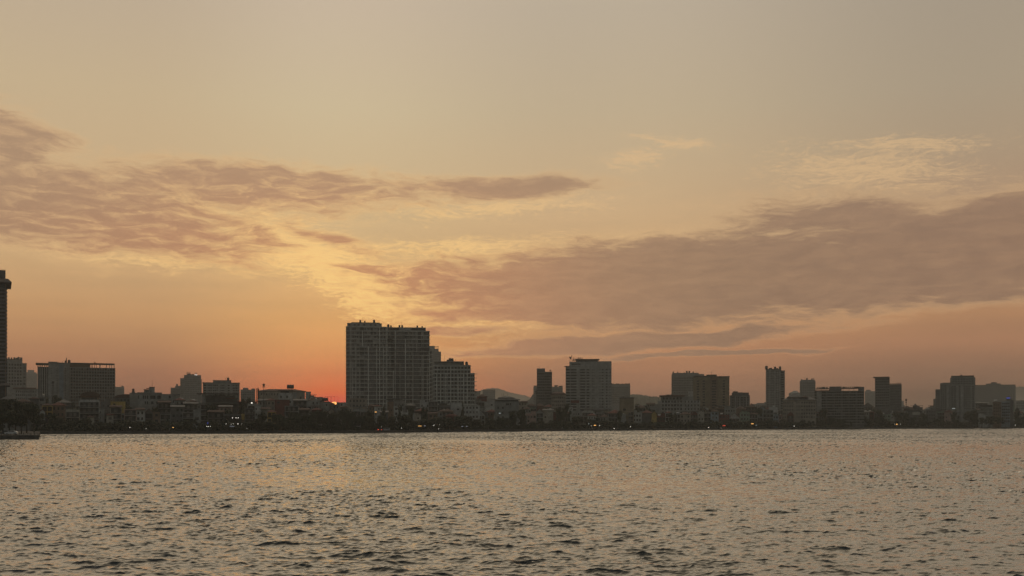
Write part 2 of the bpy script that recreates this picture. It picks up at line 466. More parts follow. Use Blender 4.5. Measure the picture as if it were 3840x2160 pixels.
# the quay that juts out, lower left
q0 = at(-900, 362); q1 = at(146, 362); q2 = at(150, 517); q3 = at(-900, 517)
QZ = 1.55
vs = [(x, y, z) for z in (-1.0, QZ) for x, y in (q0, q1, q2, q3)]
tag(link_mesh("quay", vs, [(4, 5, 6, 7), (0, 1, 5, 4), (1, 2, 6, 5), (2, 3, 7, 6), (3, 0, 4, 7)], m_stone), kind='structure')
# ------------------------------------------------------------------ hills
def ridge(name, prof, Y, depth, mat, rough, seed):
    rnd = random.Random(seed)
    xs = np.linspace(prof[0][0], prof[-1][0], 90)
    hs = np.interp(xs, [p[0] for p in prof], [p[1] for p in prof])
    vs, fs = [], []
    rows_ = 14
    for j in range(rows_):
        t = j / (rows_ - 1)
        k = math.sin(t * math.pi) ** 0.7
        for i, px in enumerate(xs):
            X = (px - 1920) * Y / F
            top = CAMH + (HY - hs[i]) * Y / F
            z = G - 2 + (top - G + 2) * k
            if 0 < j < rows_ - 1: z += rnd.uniform(-1, 1) * rough * k
            vs.append((X + (rnd.uniform(-1, 1) * rough if 0 < j < rows_ - 1 else 0), Y - depth / 2 + depth * t, z))
    n = len(xs)
    for j in range(rows_ - 1):
        for i in range(n - 1):
            fs.append((j * n + i, j * n + i + 1, (j + 1) * n + i + 1, (j + 1) * n + i))
    return tag(link_mesh(name, vs, fs, mat), kind='structure')
m_hill = mat_plain("wooded_hillside", (0.06, 0.075, 0.045), 0.95, 0.25, 0.01, streak=False)
ridge("mountain", [(1700, 1500), (1790, 1468), (1818, 1459), (1850, 1455), (1870, 1457), (1900, 1468), (1940, 1477), (1975, 1484), (2010, 1500), (2080, 1520)], 8800, 1000, m_hill, 3, 1)
ridge("hills", [(2200, 1500), (2290, 1478), (2370, 1480), (2402, 1481), (2430, 1485), (2455, 1489), (2470, 1487), (2520, 1480), (2560, 1500), (2640, 1520)], 2600, 300, m_hill, 2.5, 2)
ridge("distant_hills", [(3560, 1490), (3640, 1470), (3700, 1449), (3745, 1440), (3790, 1451), (3840, 1450), (3900, 1455), (4000, 1485)], 8900, 900, m_hill, 3, 3)
ridge("back_hills", [(3380, 1560), (3700, 1516), (3840, 1506), (4000, 1500), (4200, 1520)], 4500, 300, m_hill, 2, 4)

# ------------------------------------------------------------------ mesh builder
class MB:
    def __init__(s): s.v = []; s.f = []; s.m = []
    def box(s, x0, x1, y0, y1, z0, z1, mi=0):
        n = len(s.v)
        s.v += [(x, y, z) for z in (z0, z1) for x, y in ((x0, y0), (x1, y0), (x1, y1), (x0, y1))]
        s.f += [(n, n + 3, n + 2, n + 1), (n + 4, n + 5, n + 6, n + 7)] + [(n + i, n + (i + 1) % 4, n + 4 + (i + 1) % 4, n + 4 + i) for i in range(4)]
        s.m += [mi] * 6; return s
    def prism(s, pts, z0, z1, mi=0, top=None):
        n = len(s.v); k = len(pts); top = top or pts
        s.v += [(x, y, z0) for x, y in pts] + [(x, y, z1) for x, y in top]
        s.f += [tuple(n + i for i in reversed(range(k))), tuple(n + k + i for i in range(k))]
        s.f += [(n + i, n + (i + 1) % k, n + k + (i + 1) % k, n + k + i) for i in range(k)]
        s.m += [mi] * (k + 2); return s
    def hip(s, x0, x1, y0, y1, z0, z1, o=0.6, mi=0, flat=0.0):
        x0 -= o; x1 += o; y0 -= o; y1 += o
        r = min(x1 - x0, y1 - y0) / 2 * (1 - flat)
        n = len(s.v)
        s.v += [(x0, y0, z0), (x1, y0, z0), (x1, y1, z0), (x0, y1, z0), (x0, y0, z0 + .15), (x1, y0, z0 + .15), (x1, y1, z0 + .15), (x0, y1, z0 + .15),
                (x0 + r, y0 + r, z1), (x1 - r, y0 + r, z1), (x1 - r, y1 - r, z1), (x0 + r, y1 - r, z1)]
        s.f += [(n, n + 3, n + 2, n + 1)] + [(n + i, n + (i + 1) % 4, n + 4 + (i + 1) % 4, n + 4 + i) for i in range(4)]
        s.f += [(n + 4 + i, n + 4 + (i + 1) % 4, n + 8 + (i + 1) % 4, n + 8 + i) for i in range(4)] + [(n + 8, n + 9, n + 10, n + 11)]
        s.m += [mi] * 10; return s
    def gable(s, x0, x1, y0, y1, z0, z1, o=0.4, mi=0):     # gable end faces the lake
        xm = (x0 + x1) / 2; n = len(s.v)
        for y in (y0 - o, y1 + o):
            s.v += [(x0 - o, y, z0), (x1 + o, y, z0), (xm, y, z1), (x0 - o, y, z0 + .25), (x1 + o, y, z0 + .25), (xm, y, z1 + .3)]
        a, b = n, n + 6
        s.f += [(a, a + 1, a + 2), (b + 1, b, b + 2), (a + 3, b + 3, b + 5, a + 5), (a + 5, b + 5, b + 4, a + 4), (a, a + 2, a + 5, a + 3), (a + 2, a + 1, a + 4, a + 5),
                (a, a + 3, b + 3, b), (a + 1, b + 1, b + 4, a + 4)]
        s.m += [mi] * 8; return s
    def cyl(s, cx, cy, r, z0, z1, n=10, mi=0, r2=None):
        r2 = r if r2 is None else r2
        p = [(cx + r * math.cos(a), cy + r * math.sin(a)) for a in [2 * math.pi * i / n for i in range(n)]]
        t = [(cx + r2 * math.cos(a), cy + r2 * math.sin(a)) for a in [2 * math.pi * i / n for i in range(n)]]
        return s.prism(p, z0, z1, mi, t)
    def hcyl(s, x0, x1, cy, cz, r, n=10, mi=0):
        k = len(s.v)
        for x in (x0, x1):
            s.v += [(x, cy + r * math.cos(2 * math.pi * i / n), cz + r * math.sin(2 * math.pi * i / n)) for i in range(n)]
        s.f += [tuple(k + i for i in range(n)), tuple(k + n + i for i in reversed(range(n)))] + [(k + (i + 1) % n, k + i, k + n + i, k + n + (i + 1) % n) for i in range(n)]
        s.m += [mi] * (n + 2); return s
    def bar(s, p, q, w, mi=0):
        p = Vector(p); q = Vector(q); d = (q - p).normalized()
        u = d.cross(Vector((0, 1, 0)));
        if u.length < 0.1: u = d.cross(Vector((1, 0, 0)))
        u.normalize(); u *= w / 2; w2 = d.cross(u).normalized() * w / 2
        n = len(s.v)
        for c in (p, q):
            s.v += [tuple(c + a * u + b * w2) for a, b in ((-1, -1), (1, -1), (1, 1), (-1, 1))]
        s.f += [(n + 3, n + 2, n + 1, n), (n + 4, n + 5, n + 6, n + 7)] + [(n + i, n + (i + 1) % 4, n + 4 + (i + 1) % 4, n + 4 + i) for i in range(4)]
        s.m += [mi] * 6; return s
    def build(s, name, mats, parent=None, label=None, smooth=False):
        o = link_mesh(name, s.v, s.f, mats, s.m, parent, smooth)
        if label: o['label'] = label
        return o

# walls and roofs
def wallm(n, c, **k): return mat_plain(n, c, **k)
M = dict(
    white=wallm("white_plaster", (0.52, 0.525, 0.49)), ivory=wallm("ivory_plaster", (0.48, 0.455, 0.38)), grey=wallm("grey_concrete", (0.28, 0.285, 0.265)),
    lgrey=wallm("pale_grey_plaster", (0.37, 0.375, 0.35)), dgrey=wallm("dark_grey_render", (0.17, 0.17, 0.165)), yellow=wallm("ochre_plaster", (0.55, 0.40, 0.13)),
    pink=wallm("pink_plaster", (0.50, 0.36, 0.31)), brown=wallm("brown_render", (0.24, 0.17, 0.12)), green=wallm("green_plaster", (0.28, 0.36, 0.28)),
    blue=wallm("blue_grey_plaster", (0.30, 0.36, 0.40)), red=wallm("dark_red_render", (0.17, 0.055, 0.045)), edge=wallm("balcony_edge", (0.78, 0.78, 0.71)), beige=wallm("beige_plaster", (0.36, 0.32, 0.26)),
    tower=wallm("tower_plaster", (0.35, 0.345, 0.32)), slab=wallm("pale_slab_edge", (0.43, 0.43, 0.395)), tan=wallm("tan_render", (0.30, 0.245, 0.16)),
    dark=mat_plain("shade_and_dark_fill", (0.035, 0.035, 0.035), 0.8, 0.1), metal=mat_plain("galvanised_steel", (0.5, 0.5, 0.5), 0.35, 0.1, metallic=0.8),  # dark fill: shade of openings put into colour, also used for dark roof parts
    rust=mat_plain("dark_steel", (0.10, 0.09, 0.085), 0.7, 0.1), rred=mat_plain("red_roof_tiles", (0.18, 0.065, 0.05), 0.85, 0.2, 1.5), rbrown=mat_plain("brown_roof_tiles", (0.12, 0.075, 0.06), 0.85, 0.2, 1.5),
    rgrey=mat_plain("grey_sheet_roof", (0.13, 0.13, 0.13), 0.6, 0.2), rblue=mat_plain("blue_sheet_roof", (0.10, 0.14, 0.20), 0.6, 0.2), leaf=None)
def glassm(name, c, r):
    m = bpy.data.materials.new(name); m.use_nodes = True
    N = NT(m.node_tree); out = N.n('ShaderNodeOutputMaterial'); b = N.n('ShaderNodeBsdfPrincipled')
    g = N.n('ShaderNodeNewGeometry')
    n1 = N.noise(g.outputs['Position'], 0.6, 2, 0.5)
    N.put(b.inputs['Base Color'], N.mix(N.smooth(n1, 0.35, 0.65), tuple(v * 0.5 for v in c), tuple(v * 1.6 for v in c)))
    b.inputs['Roughness'].default_value = r
    N.t.links.new(b.outputs[0], out.inputs[0]); return m
M['glass'] = glassm("dark_window_glass", (0.03, 0.035, 0.035), 0.12)
M['curtain'] = glassm("curtained_window_glass", (0.12, 0.11, 0.095), 0.3)
M['glassw'] = glassm("glass_curtain_wall", (0.035, 0.045, 0.055), 0.15)
M['lamp'] = mat_emit("lit_lamp", (1.0, 0.93, 0.80), 2.4)
M['gold'] = mat_emit("warm_lit_sign", (1.0, 0.50, 0.14), 1.15)
M['redl'] = mat_emit("red_lit_sign", (1.0, 0.10, 0.05), 0.55)
M['tail'] = mat_emit("tail_lamp", (1.0, 0.08, 0.04), 4.0)
M['bluel'] = mat_emit("blue_lit_sign", (0.10, 0.13, 0.75), 0.35)
M['whitel'] = mat_emit("white_lit_letters", (0.95, 0.95, 0.9), 0.9)
M['wdim'] = mat_emit("dim_lit_letters", (0.75, 0.78, 0.9), 0.28)
M['tube'] = mat_emit("cold_tube_light", (0.85, 0.95, 0.9), 0.35)

win_cache = {}
def window_mesh(w, h, st):
    key = (round(w, 1), round(h, 1), st)
    if key in win_cache: return win_cache[key]
    w, h = key[0], key[1]
    b = MB(); fr = min(0.09, w * 0.08)
    b.box(-w / 2, w / 2, -0.06, 0.05, 0, h, 0)
    nm = 2 if w > 1.1 else 1
    if w > 3.2: nm = 3
    pw = (w - fr * (nm + 1)) / nm
    for i in range(nm):
        x = -w / 2 + fr + i * (pw + fr)
        b.box(x, x + pw, -0.09, -0.062, fr, h - fr, 1)
    me = bpy.data.meshes.new("window")
    me.from_pydata(b.v, [], b.f)
    me.materials.append(M['rust'] if st != 'w' else M['slab']); me.materials.append(M['curtain'] if st == 'c' else M['glass'])
    me.polygons.foreach_set('material_index', b.m)
    me.update()
    win_cache[key] = (me, b)
    return win_cache[key]

LAB = []       # (object, desc, where, px) labels made unique at the end
ZONES = [(-900, 132, "behind the quay trees"), (132, 262, "below the white-piered hotel"), (262, 440, "below the unfinished concrete frame"), (440, 640, "around the rooftop stair tower"),
         (640, 757, "below the tower with lit letters"), (757, 902, "below the wide grey block"), (902, 1000, "beside the telecom mast"), (1000, 1150, "below the long hip-roofed block"),
         (1150, 1296, "below the setting sun"), (1296, 1452, "below the tall left balcony tower"), (1452, 1622, "below the right balcony tower"), (1622, 1790, "below the stepped terrace block"),
         (1790, 2005, "below the faint mountain"), (2005, 2117, "below the slim tree-topped tower"), (2117, 2300, "below the bank office"), (2300, 2385, "around the brown box block"),
         (2385, 2480, "below the wooded hill"), (2480, 2625, "around the white arcaded palace"), (2625, 2740, "below the yellow-brown slab"), (2740, 2830, "below the round-cornered block"),
         (2830, 2960, "below the slim grey tower"), (2960, 3060, "below the small square tower"), (3060, 3245, "below the striped hotel"), (3245, 3390, "below the dark flat-topped tower"),
         (3390, 3500, "beside the thin pole mast"), (3500, 3660, "below the stepped grey tower"), (3660, 3800, "below the far wide slab"), (3800, 5000, "near the far right edge")]
def where(px):
    for a, b, w in ZONES:
        if a <= px < b: return w
    return ZONES[-1][2]

class Bld:
    def __init__(s, name, cat, cx, Y, label=None, desc=None, group=None, base=None, wh=None):
        s.cx, s.Y = cx, Y
        az = math.atan((cx - 1920) / F)
        s.kx = Y * math.cos(az) / F; s.kz = Y / F
        s.g = G - 0.05 if base is None else base
        s.o = bpy.data.objects.new(name, None); col.objects.link(s.o)
        s.o.location = ((cx - 1920) * Y / F, Y, s.g); s.o.rotation_euler = (0, 0, -az)
        s.o['category'] = cat
        if group: s.o['group'] = group
        if label: s.o['label'] = label
        elif desc: LAB.append((s.o, desc, wh or where(cx), cx))
        s.w = []
    def x(s, px): return (px - s.cx) * s.kx
    def z(s, py): return CAMH + (HY - py) * s.kz - s.g
    def box(s, name, x0, x1, yt, yb, d0, d1, mat, label=None):
        return MB().box(s.x(x0), s.x(x1), d0, d1, s.z(yb) if yb else 0, s.z(yt)).build(name, M[mat], s.o, label)
    def bb(s, b, x0, x1, yt, yb, d0, d1, mi=0):
        b.box(s.x(x0), s.x(x1), d0, d1, s.z(yb) if yb else 0, s.z(yt), mi)
    def win(s, px, py, wpx, hpx, d=0.0, st='g'):    # px centre, py bottom
        w = max(0.3, wpx * s.kx); h = max(0.3, hpx * s.kz)
        s.w.append((w * h, s.x(px), d, s.z(py), w, h, st))
    def grid(s, x0, x1, yt, yb, nx, fl, wf=0.6, hf=0.55, d=0.0, rnd=None, skip=0.0, ylim=1600, c=0.15):
        rnd = rnd or random.Random(int(x0 * 7 + yt))
        pw = (x1 - x0) / nx
        y = yt + fl
        while y < yb + 0.1 and y < ylim:
            for i in range(nx):
                if rnd.random() < skip: continue
                s.win(x0 + (i + 0.5) * pw, y - fl * 0.22, pw * wf, fl * hf, d, 'c' if rnd.random() < c else 'g')
            y += fl
    def finish(s, cap=100):
        ws = s.w
        if len(ws) > cap:
            ws = sorted(ws, key=lambda w: (-(w[3] > 8), -w[3]))
            keep, rest = ws[:cap], ws[cap:]
        else: keep, rest = ws, []
        for a, x, d, z, w, h, st in keep:
            o = bpy.data.objects.new("window", window_mesh(w, h, st)[0]); col.objects.link(o)
            o.parent = s.o; o.location = (x, d, z)
        if rest:
            b = MB()
            for a, x, d, z, w, h, st in rest:
                b.box(x - w / 2, x + w / 2, d - 0.06, d + 0.05, z, z + h, 0)
                b.box(x - w / 2 + .08, x + w / 2 - .08, d - 0.09, d - 0.062, z + .08, z + h - .08, 2 if st == 'c' else 1)
            o = b.build("window", [M['rust'], M['glass'], M['curtain']], s.o)
            o['kind'] = 'stuff'
        return s.o
    def tank(s, px, py, r=1.0, up=True, mat='metal'):
        b = MB(); x = s.x(px); z = s.z(py)
        if up: b.cyl(x, 3, r, z, z + 2.2 * r, 10); b.cyl(x, 3, r * .95, z + 2.2 * r, z + 2.6 * r, 10, r2=r * .3)
        else: b.hcyl(x - 1.6 * r, x + 1.6 * r, 3, z + r + .3, r)
        for dx in (-.6, .6): b.box(x + dx * r - .08, x + dx * r + .08, 2.6, 3.4, z - .2, z + .4)
        return b.build("water_tank", M[mat], s.o)
    def mast(s, px, yt, yb, w=0.25, name="antenna"):
        return MB().box(s.x(px) - w / 2, s.x(px) + w / 2, 3, 3 + w, s.z(yb), s.z(yt)).build(name, M['rust'], s.o)
    def clutter(s, x0, x1, py, n, seed, hmax=2.6, d=4):
        r = random.Random(seed)
        for i in range(n):
            px = x0 + (x1 - x0) * (i + r.uniform(.2, .8)) / n
            k = r.random()
            if k < .45: s.tank(px, py, r.uniform(.7, 1.2), True, 'rust')
            elif k < .75:
                x = s.x(px); z = s.z(py); w = r.uniform(1, 2.6)
                MB().box(x - w / 2, x + w / 2, d, d + 2.5, z, z + r.uniform(1.0, hmax)).build("lift_housing", M['dgrey'], s.o)
            else: s.mast(px, py - r.uniform(6, 16), py, 0.18)
    def slabs(s, x0, x1, yt, yb, fl, d, mat='slab', name="floor_slab", th=0.30, back=None, ylim=1600):
        y = yt
        while y < yb + .1 and y < ylim:
            MB().box(s.x(x0), s.x(x1), d, d + 1.2 if back is None else back, s.z(y) - th, s.z(y)).build(name, M[mat], s.o)
            y += fl

# ================================================================== the tall buildings
# A dark glass tower at the left edge
b = Bld("glass_tower", "tower", -14, 560, "dark glazed tower cut by the left edge, with a flared roof cornice")
b.box("tower_body", -80, 25.5, 1062, None, 0, 26, 'glassw')
b.box("crown", -80, 21, 1010, 1062, 1.5, 24, 'dgrey')
mb = MB(); zt, zb = b.z(1042), b.z(1060)
mb.prism([(b.x(-95), -3.0), (b.x(44), -3.0), (b.x(44), 28), (b.x(-95), 28)], zb, zb + 0.5, 0)
mb.prism([(b.x(-95), -3.0), (b.x(44), -3.0), (b.x(44), 28), (b.x(-95), 28)], zb + 0.5, zt, 0, [(b.x(-80), 0.5), (b.x(30), 0.5), (b.x(30), 24), (b.x(-80), 24)])
mb.build("cornice", M['rust'], b.o)
mb = MB()
for k in range(5): mb.box(b.x(-60 + 18 * k) - .05, b.x(-60 + 18 * k) + .05, 1.6, 1.7, b.z(1010), b.z(1006))
mb.box(b.x(-80), b.x(21), 1.6, 1.7, b.z(1006.5), b.z(1006)); mb.build("roof_railing", M['rust'], b.o)
b.box("corner_pier", 19, 22.5, 1062, None, -0.35, 0, 'brown')
b.slabs(-80, 28.2, 1078, 1440, 13.8, -0.5, 'dgrey', "balcony", 1.0)
for i in range(27):
    y = 1078 + 13.8 * i
    b.win(6, y + 11, 20, 9, 0, 'c' if i % 6 == 3 else 'g')
MB().prism([(b.x(-90), -5), (b.x(38), -5), (b.x(38), 20), (b.x(-90), 20)], b.z(1446), b.z(1436), 0, [(b.x(-85), -1), (b.x(30), -1), (b.x(30), 16), (b.x(-85), 16)]).build("podium_roof", M['rust'], b.o)
b.finish()
# B the blocks between it and the hotel
b = Bld("residential_tower", "tower", 62, 1000, "grey residential tower with stepped roof just right of the dark glass tower")
b.box("wall", 18, 84, 1350, None, 0, 22, 'tower'); b.box("side_wing", 84, 100, 1363, None, 1, 20, 'grey')
b.box("roof_parapet", 26, 84, 1347, 1350, -0.4, 22, 'dgrey'); b.box("side_parapet", 84, 101, 1361, 1363, 0.4, 20.5, 'dgrey')
b.grid(20, 83, 1362, 1452, 6, 12.2, .62, .6); b.grid(85, 99, 1372, 1452, 1, 12.2, .6, .55, 1)
b.slabs(18, 84, 1374, 1500, 24.4, -0.3, 'slab', "cornice_band", .4)
b.clutter(30, 82, 1347, 6, 3); b.finish()
b = Bld("podium_block", "building", 95, 900, "low pale office block in front of the stepped grey tower")
b.box("wall", 54, 142, 1457, None, 0, 25, 'lgrey'); b.box("roof", 50, 136, 1454, 1457, -1.2, 26, 'rred')
b.grid(58, 138, 1462, 1540, 11, 13, .5, .5); b.finish()
b = Bld("hazy_tower", "tower", 121, 2300, "faint hazy tower in the gap left of the hotel with piers")
b.box("wall", 100, 137, 1396, None, 0, 30, 'lgrey'); b.box("penthouse", 103, 128, 1387, 1396, 4, 24, 'lgrey'); b.box("wing", 131, 140, 1400, None, 2, 26, 'lgrey')
b.slabs(100, 137, 1404, 1500, 8, -.4, 'grey', "balcony_band", 1.2); b.finish()
# D the pale hotel and the unfinished frame
Yh = 800
b = Bld("hotel", "hotel", 198, Yh, "pale hotel with tall white piers, thin roof plate and rooftop mast")
b.box("wall", 141, 262, 1376, None, 0, 22, 'dgrey')
b.box("stair_core", 181, 222, 1362, None, -.8, 20, 'lgrey'); b.box("corner_core", 238, 262, 1362, None, -.8, 20, 'lgrey')
b.box("dark_glazing", 222, 238, 1362, None, -.2, 19, 'blue')
for px in (141, 149, 157, 166, 174): b.box("pier", px, px + 3.4, 1366, None, -0.7, 0.2, 'slab')
b.box("roof_plate", 134, 182, 1362.5, 1365.5, -3, 22, 'rust')
b.box("roof_deck", 181, 262, 1359, 1362, -1.2, 21, 'grey')
b.box("plant_room", 181, 216, 1355.5, 1359, 3, 12, 'rust'); b.clutter(230, 262, 1359, 3, 8)
b.mast(250, 1340, 1359, .6, "roof_mast")
for k in range(15):
    y = 1375 + 9.3 * k
    b.win(214, y + 8, 2.6, 4.5, -.8); b.win(245, y + 8, 2.6, 4.5, -.8); b.win(193, y + 8, 2, 3, -.8)
for px in (145.5, 153.5, 162.5, 171, 178):
    for k in range(14): b.win(px, 1384 + 10 * k, 3.6, 8, 0)
b.finish()
b = Bld("unfinished_block", "building", 347, Yh, "long unfinished concrete block with an open column frame along its roof")
b.box("wall", 262, 431, 1379, None, 0, 18, 'brown')
b.slabs(261, 434, 1379, 1530, 11.6, -1.6, 'tower', "floor_slab", .55, back=0.1)
for i in range(18): b.box("column", 264 + i * 9.8, 266.2 + i * 9.8, 1379, None, -1.2, -.4, 'tower')
b.grid(263, 431, 1379, 1500, 17, 11.6, .66, .62, 0, c=.25)
b.box("roof_beam", 262, 431, 1361.5, 1365.5, -.6, 0.6, 'rust'); b.box("rear_beam", 262, 431, 1361, 1364, 16, 17, 'rust')
b.box("roof_house", 262, 338, 1364, 1379, .7, 15, 'brown')
for px in (341, 345.5, 353, 360, 372.5, 375, 398, 410.5, 418, 427.5): b.box("roof_column", px, px + 2.0, 1365, 1379, -.5, .5, 'rust')
b.mast(356, 1357, 1362, .9, "beacon"); b.finish()
b = Bld("hazy_block", "building", 449, 1650, "small faint block just right of the unfinished frame")
b.box("wall", 432, 466, 1451, None, 0, 25, 'grey'); b.clutter(445, 465, 1451, 4, 2); b.grid(434, 465, 1456, 1500, 6, 7, .5, .5); b.finish()
# G stepped tower with two rooftop signs
b = Bld("stepped_tower", "tower", 698, 1350, "hazy stepped tower with a small letter sign and a lit letter on top")
b.box("wall", 690, 754, 1406, None, 0, 25, 'grey'); b.box("step_wing", 676, 690, 1418, None, 1, 24, 'grey'); b.box("low_wing", 640, 676, 1454, None, 2, 24, 'grey'); b.box("mid_step", 657, 676, 1447, 1454, 3, 22, 'grey')
b.box("side_step", 754, 757, 1422, None, 3, 22, 'grey'); b.box("penthouse", 701, 716, 1401, 1406, 3, 14, 'dgrey'); b.box("lift_house", 718, 728, 1402, 1406, 3, 12, 'dgrey')
b.grid(692, 753, 1410, 1500, 10, 7.8, .5, .5); b.grid(642, 675, 1458, 1500, 6, 7.8, .5, .5); b.grid(677, 689, 1424, 1500, 2, 7.8, .5, .5, 1)
b.clutter(660, 674, 1447, 2, 5); b.finish()
# H wide grey block
b = Bld("apartment_block", "building", 830, 900, "wide grey apartment block with a raised middle roof")
b.box("wall", 761, 899, 1436, None, 0, 20, 'lgrey'); b.box("raised_middle", 799, 867, 1427, 1436, 2, 16, 'lgrey'); b.box("roof_edge", 759.5, 900.5, 1434.5, 1437, -.5, 20.5, 'dgrey')
b.box("middle_roof_edge", 798, 868, 1425.5, 1428, 1.4, 16.5, 'dgrey')
for x0, x1, n in ((762, 775, 1), (778, 795, 3), (797, 818, 3), (826, 842, 3), (852, 863, 1), (872, 896, 4)): b.grid(x0, x1, 1441, 1545, n, 9.6, .72, .62)
b.slabs(761, 899, 1448, 1540, 9.6 * 2, -.35, 'slab', "cornice_band", .3); b.clutter(835, 865, 1426, 2, 6); b.finish()
b = Bld("small_block", "building", 929, 1100, "small grey block between the wide grey block and the telecom mast")
b.box("wall", 902, 957, 1461, None, 0, 20, 'grey'); b.box("roof_house", 911, 931, 1454, 1461, 4, 12, 'grey'); b.box("roof_step", 943, 957, 1456.5, 1461, 3, 14, 'grey')
b.grid(904, 956, 1466, 1530, 8, 9, .6, .45); b.finish()
# J long hip-roofed building
b = Bld("long_building", "building", 1057, 700, "long low building with dark red hipped roof and a rooftop tank, left of the sun")
b.box("wall", 972, 1144, 1467, None, 0, 18, 'beige')
MB().hip(b.x(968), b.x(1146), 0, 18, b.z(1467), b.z(1458), .5, 0, .2).build("roof", M['rbrown'], b.o)
b.box("white_end", 1100, 1112, 1470, None, -.3, .1, 'lgrey')
b.tank(1089, 1459, 1.5, False, 'rust'); b.mast(1089, 1440, 1456, .15)
b.grid(975, 1095, 1470, 1500, 12, 16, .4, .45); b.win(1128, 1495, 6, 8); b.finish()
# N the two tall balcony towers
Yn = 810; FL = 15.05
def balcony_front(b, bays, x0, x1, yt, seed, d=0.0):
    r = random.Random(seed); cols = []; x = x0
    while x < x1 - 5:
        w = min(r.choice(bays), x1 - x); cols.append((x, w, r.choices(['w', 'l', 'n'], [5, 3, 2])[0])); x += w
    y = yt
    while y < 1600:
        for x, w, t in cols:
            k = r.random(); jy = r.uniform(-.5, .5); st = 'c' if r.random() < .2 else 'g'
            if k < .07: continue
            if t == 'l' or k > .93: b.win(x + w / 2, y + FL - 1.0, w * .9, 12.2, d, 'g')        # open recess, its shade put in as a dark glass panel
            elif t == 'n': b.win(x + w * .5, y + FL - 3 + jy, w * .38, 8.4, d, st)
            else:
                b.win(x + w * .3, y + FL - 2.6 + jy, w * .34, 9.2, d, st)
                if k > .2: b.win(x + w * .72, y + FL - 2.6 + jy, w * .28, 9.2, d, 'c' if r.random() < .25 else 'g')
        y += FL
b = Bld("balcony_tower", "tower", 1374, Yn, "tallest pale balcony apartment tower, left one of the joined pair beside the sun")
bow = lambda x0, x1, d: [(b.x(x0), d + 1.6), (b.x(x0 + (x1 - x0) * .2), d + .3), (b.x((x0 + x1) / 2), d), (b.x(x1 - (x1 - x0) * .2), d + .3), (b.x(x1), d + 1.6), (b.x(x1), 24), (b.x(x0), 24)]
MB().prism([(b.x(1297.5), 0), (b.x(1451), 0), (b.x(1451), 24), (b.x(1297.5), 24)], 0, b.z(1224)).build("wall", M['tower'], b.o)
b.box("side_shade_strip", 1298, 1312, 1226, None, -.35, .1, 'dgrey'); b.box("bay_shade_strip", 1383.5, 1410, 1300, None, -.35, .1, 'dgrey')  # darker strips put side-face and recess shade into the wall colour
b.box("terrace_step", 1451, 1466, 1299, None, 1.5, 22, 'tower'); b.box("lower_terrace_step", 1466, 1478, 1389, None, 3, 22, 'tower')
b.box("penthouse", 1302, 1432, 1211, 1224, 1.2, 20, 'tower'); b.box("penthouse_crown", 1318, 1424, 1208.2, 1211, 1.5, 19, 'brown')
b.slabs(1295.5, 1452, 1226, 1600, FL, -1.1, 'edge', "balcony", .34, back=.1)
b.slabs(1451, 1468, 1301, 1600, FL, .4, 'edge', "terrace_balcony", .34, back=1.6)
b.slabs(1466, 1480, 1391, 1600, FL, 1.9, 'edge', "lower_balcony", .34, back=3.1)
for px, y0, y1, w in ((1359, 1240, 1299, 3.4), (1381.5, 1299, None, 3.2), (1334, 1299, 1480, 1.8), (1323, 1380, None, 2.4), (1412, 1299, 1500, 2), (1423, 1226, None, 3), (1439, 1299, None, 2.2), (1313, 1226, None, 1.6), (1350, 1380, None, 1.6), (1451, 1226, None, 2), (1476, 1389, None, 2)):
    b.box("pier", px - w / 2, px + w / 2, y0, y1, -1.3, 0.1, 'edge')
balcony_front(b, (9, 11, 12, 18), 1301, 1450, 1226, 11); balcony_front(b, (7, 8), 1452, 1466, 1301, 12, 1.5); balcony_front(b, (6, 7), 1467, 1478, 1391, 13, 3.0)
for px in (1310, 1330, 1345, 1366, 1390, 1408): b.win(px, 1221, 7, 6, 1.2)
for px, yy, rr in ((1351, 1208, .8), (1368, 1208.5, .6), (1403, 1208, .9)): b.tank(px, yy, rr, True, 'rust')
b.box("stair_head", 1400.5, 1405.5, 1201, 1209, 5, 8, 'rust'); b.mast(1360, 1190, 1208, .12); b.finish()
b = Bld("balcony_tower", "tower", 1532, Yn + 30, "slightly lower pale balcony apartment tower, right one of the joined pair")
b.box("wall", 1451, 1611, 1240, None, 0, 24, 'tower'); b.box("bay_shade_strip", 1484, 1519, 1246, None, -.35, .1, 'dgrey'); b.box("bay_shade_strip", 1552, 1574, 1290, None, -.35, .1, 'dgrey'); b.box("penthouse", 1452, 1597, 1227, 1240, 1.5, 20, 'tower')  # dark grey strips on the wall paint in the shade of recessed bays
b.box("terrace_step", 1611, 1621, 1312, None, 1, 22, 'tower'); b.box("lower_terrace_step", 1621, 1635, 1399, None, 2.5, 22, 'tower')
b.slabs(1452, 1613.5, 1242, 1600, FL, -1.1, 'edge', "balcony", .34, back=.1)
b.slabs(1611, 1623, 1314, 1600, FL, -.1, 'edge', "terrace_balcony", .34, back=1.1); b.slabs(1621, 1637, 1401, 1600, FL, 1.4, 'edge', "lower_balcony", .34, back=2.6)
for px, y0, y1, w in ((1483, 1240, None, 2.4), (1520.5, 1270, None, 4.2), (1548, 1330, None, 1.8), (1586, 1330, None, 2), (1602, 1400, None, 2.2), (1563, 1242, 1320, 1.8), (1500, 1360, None, 1.6), (1611, 1312, None, 2)):
    b.box("pier", px - w / 2, px + w / 2, y0, y1, -1.35, .1, 'edge')
balcony_front(b, (8, 10, 12, 14), 1454, 1610, 1242, 21); balcony_front(b, (8, 10), 1611, 1621, 1314, 22, 1.0); balcony_front(b, (6, 8), 1622, 1635, 1401, 23, 2.5)
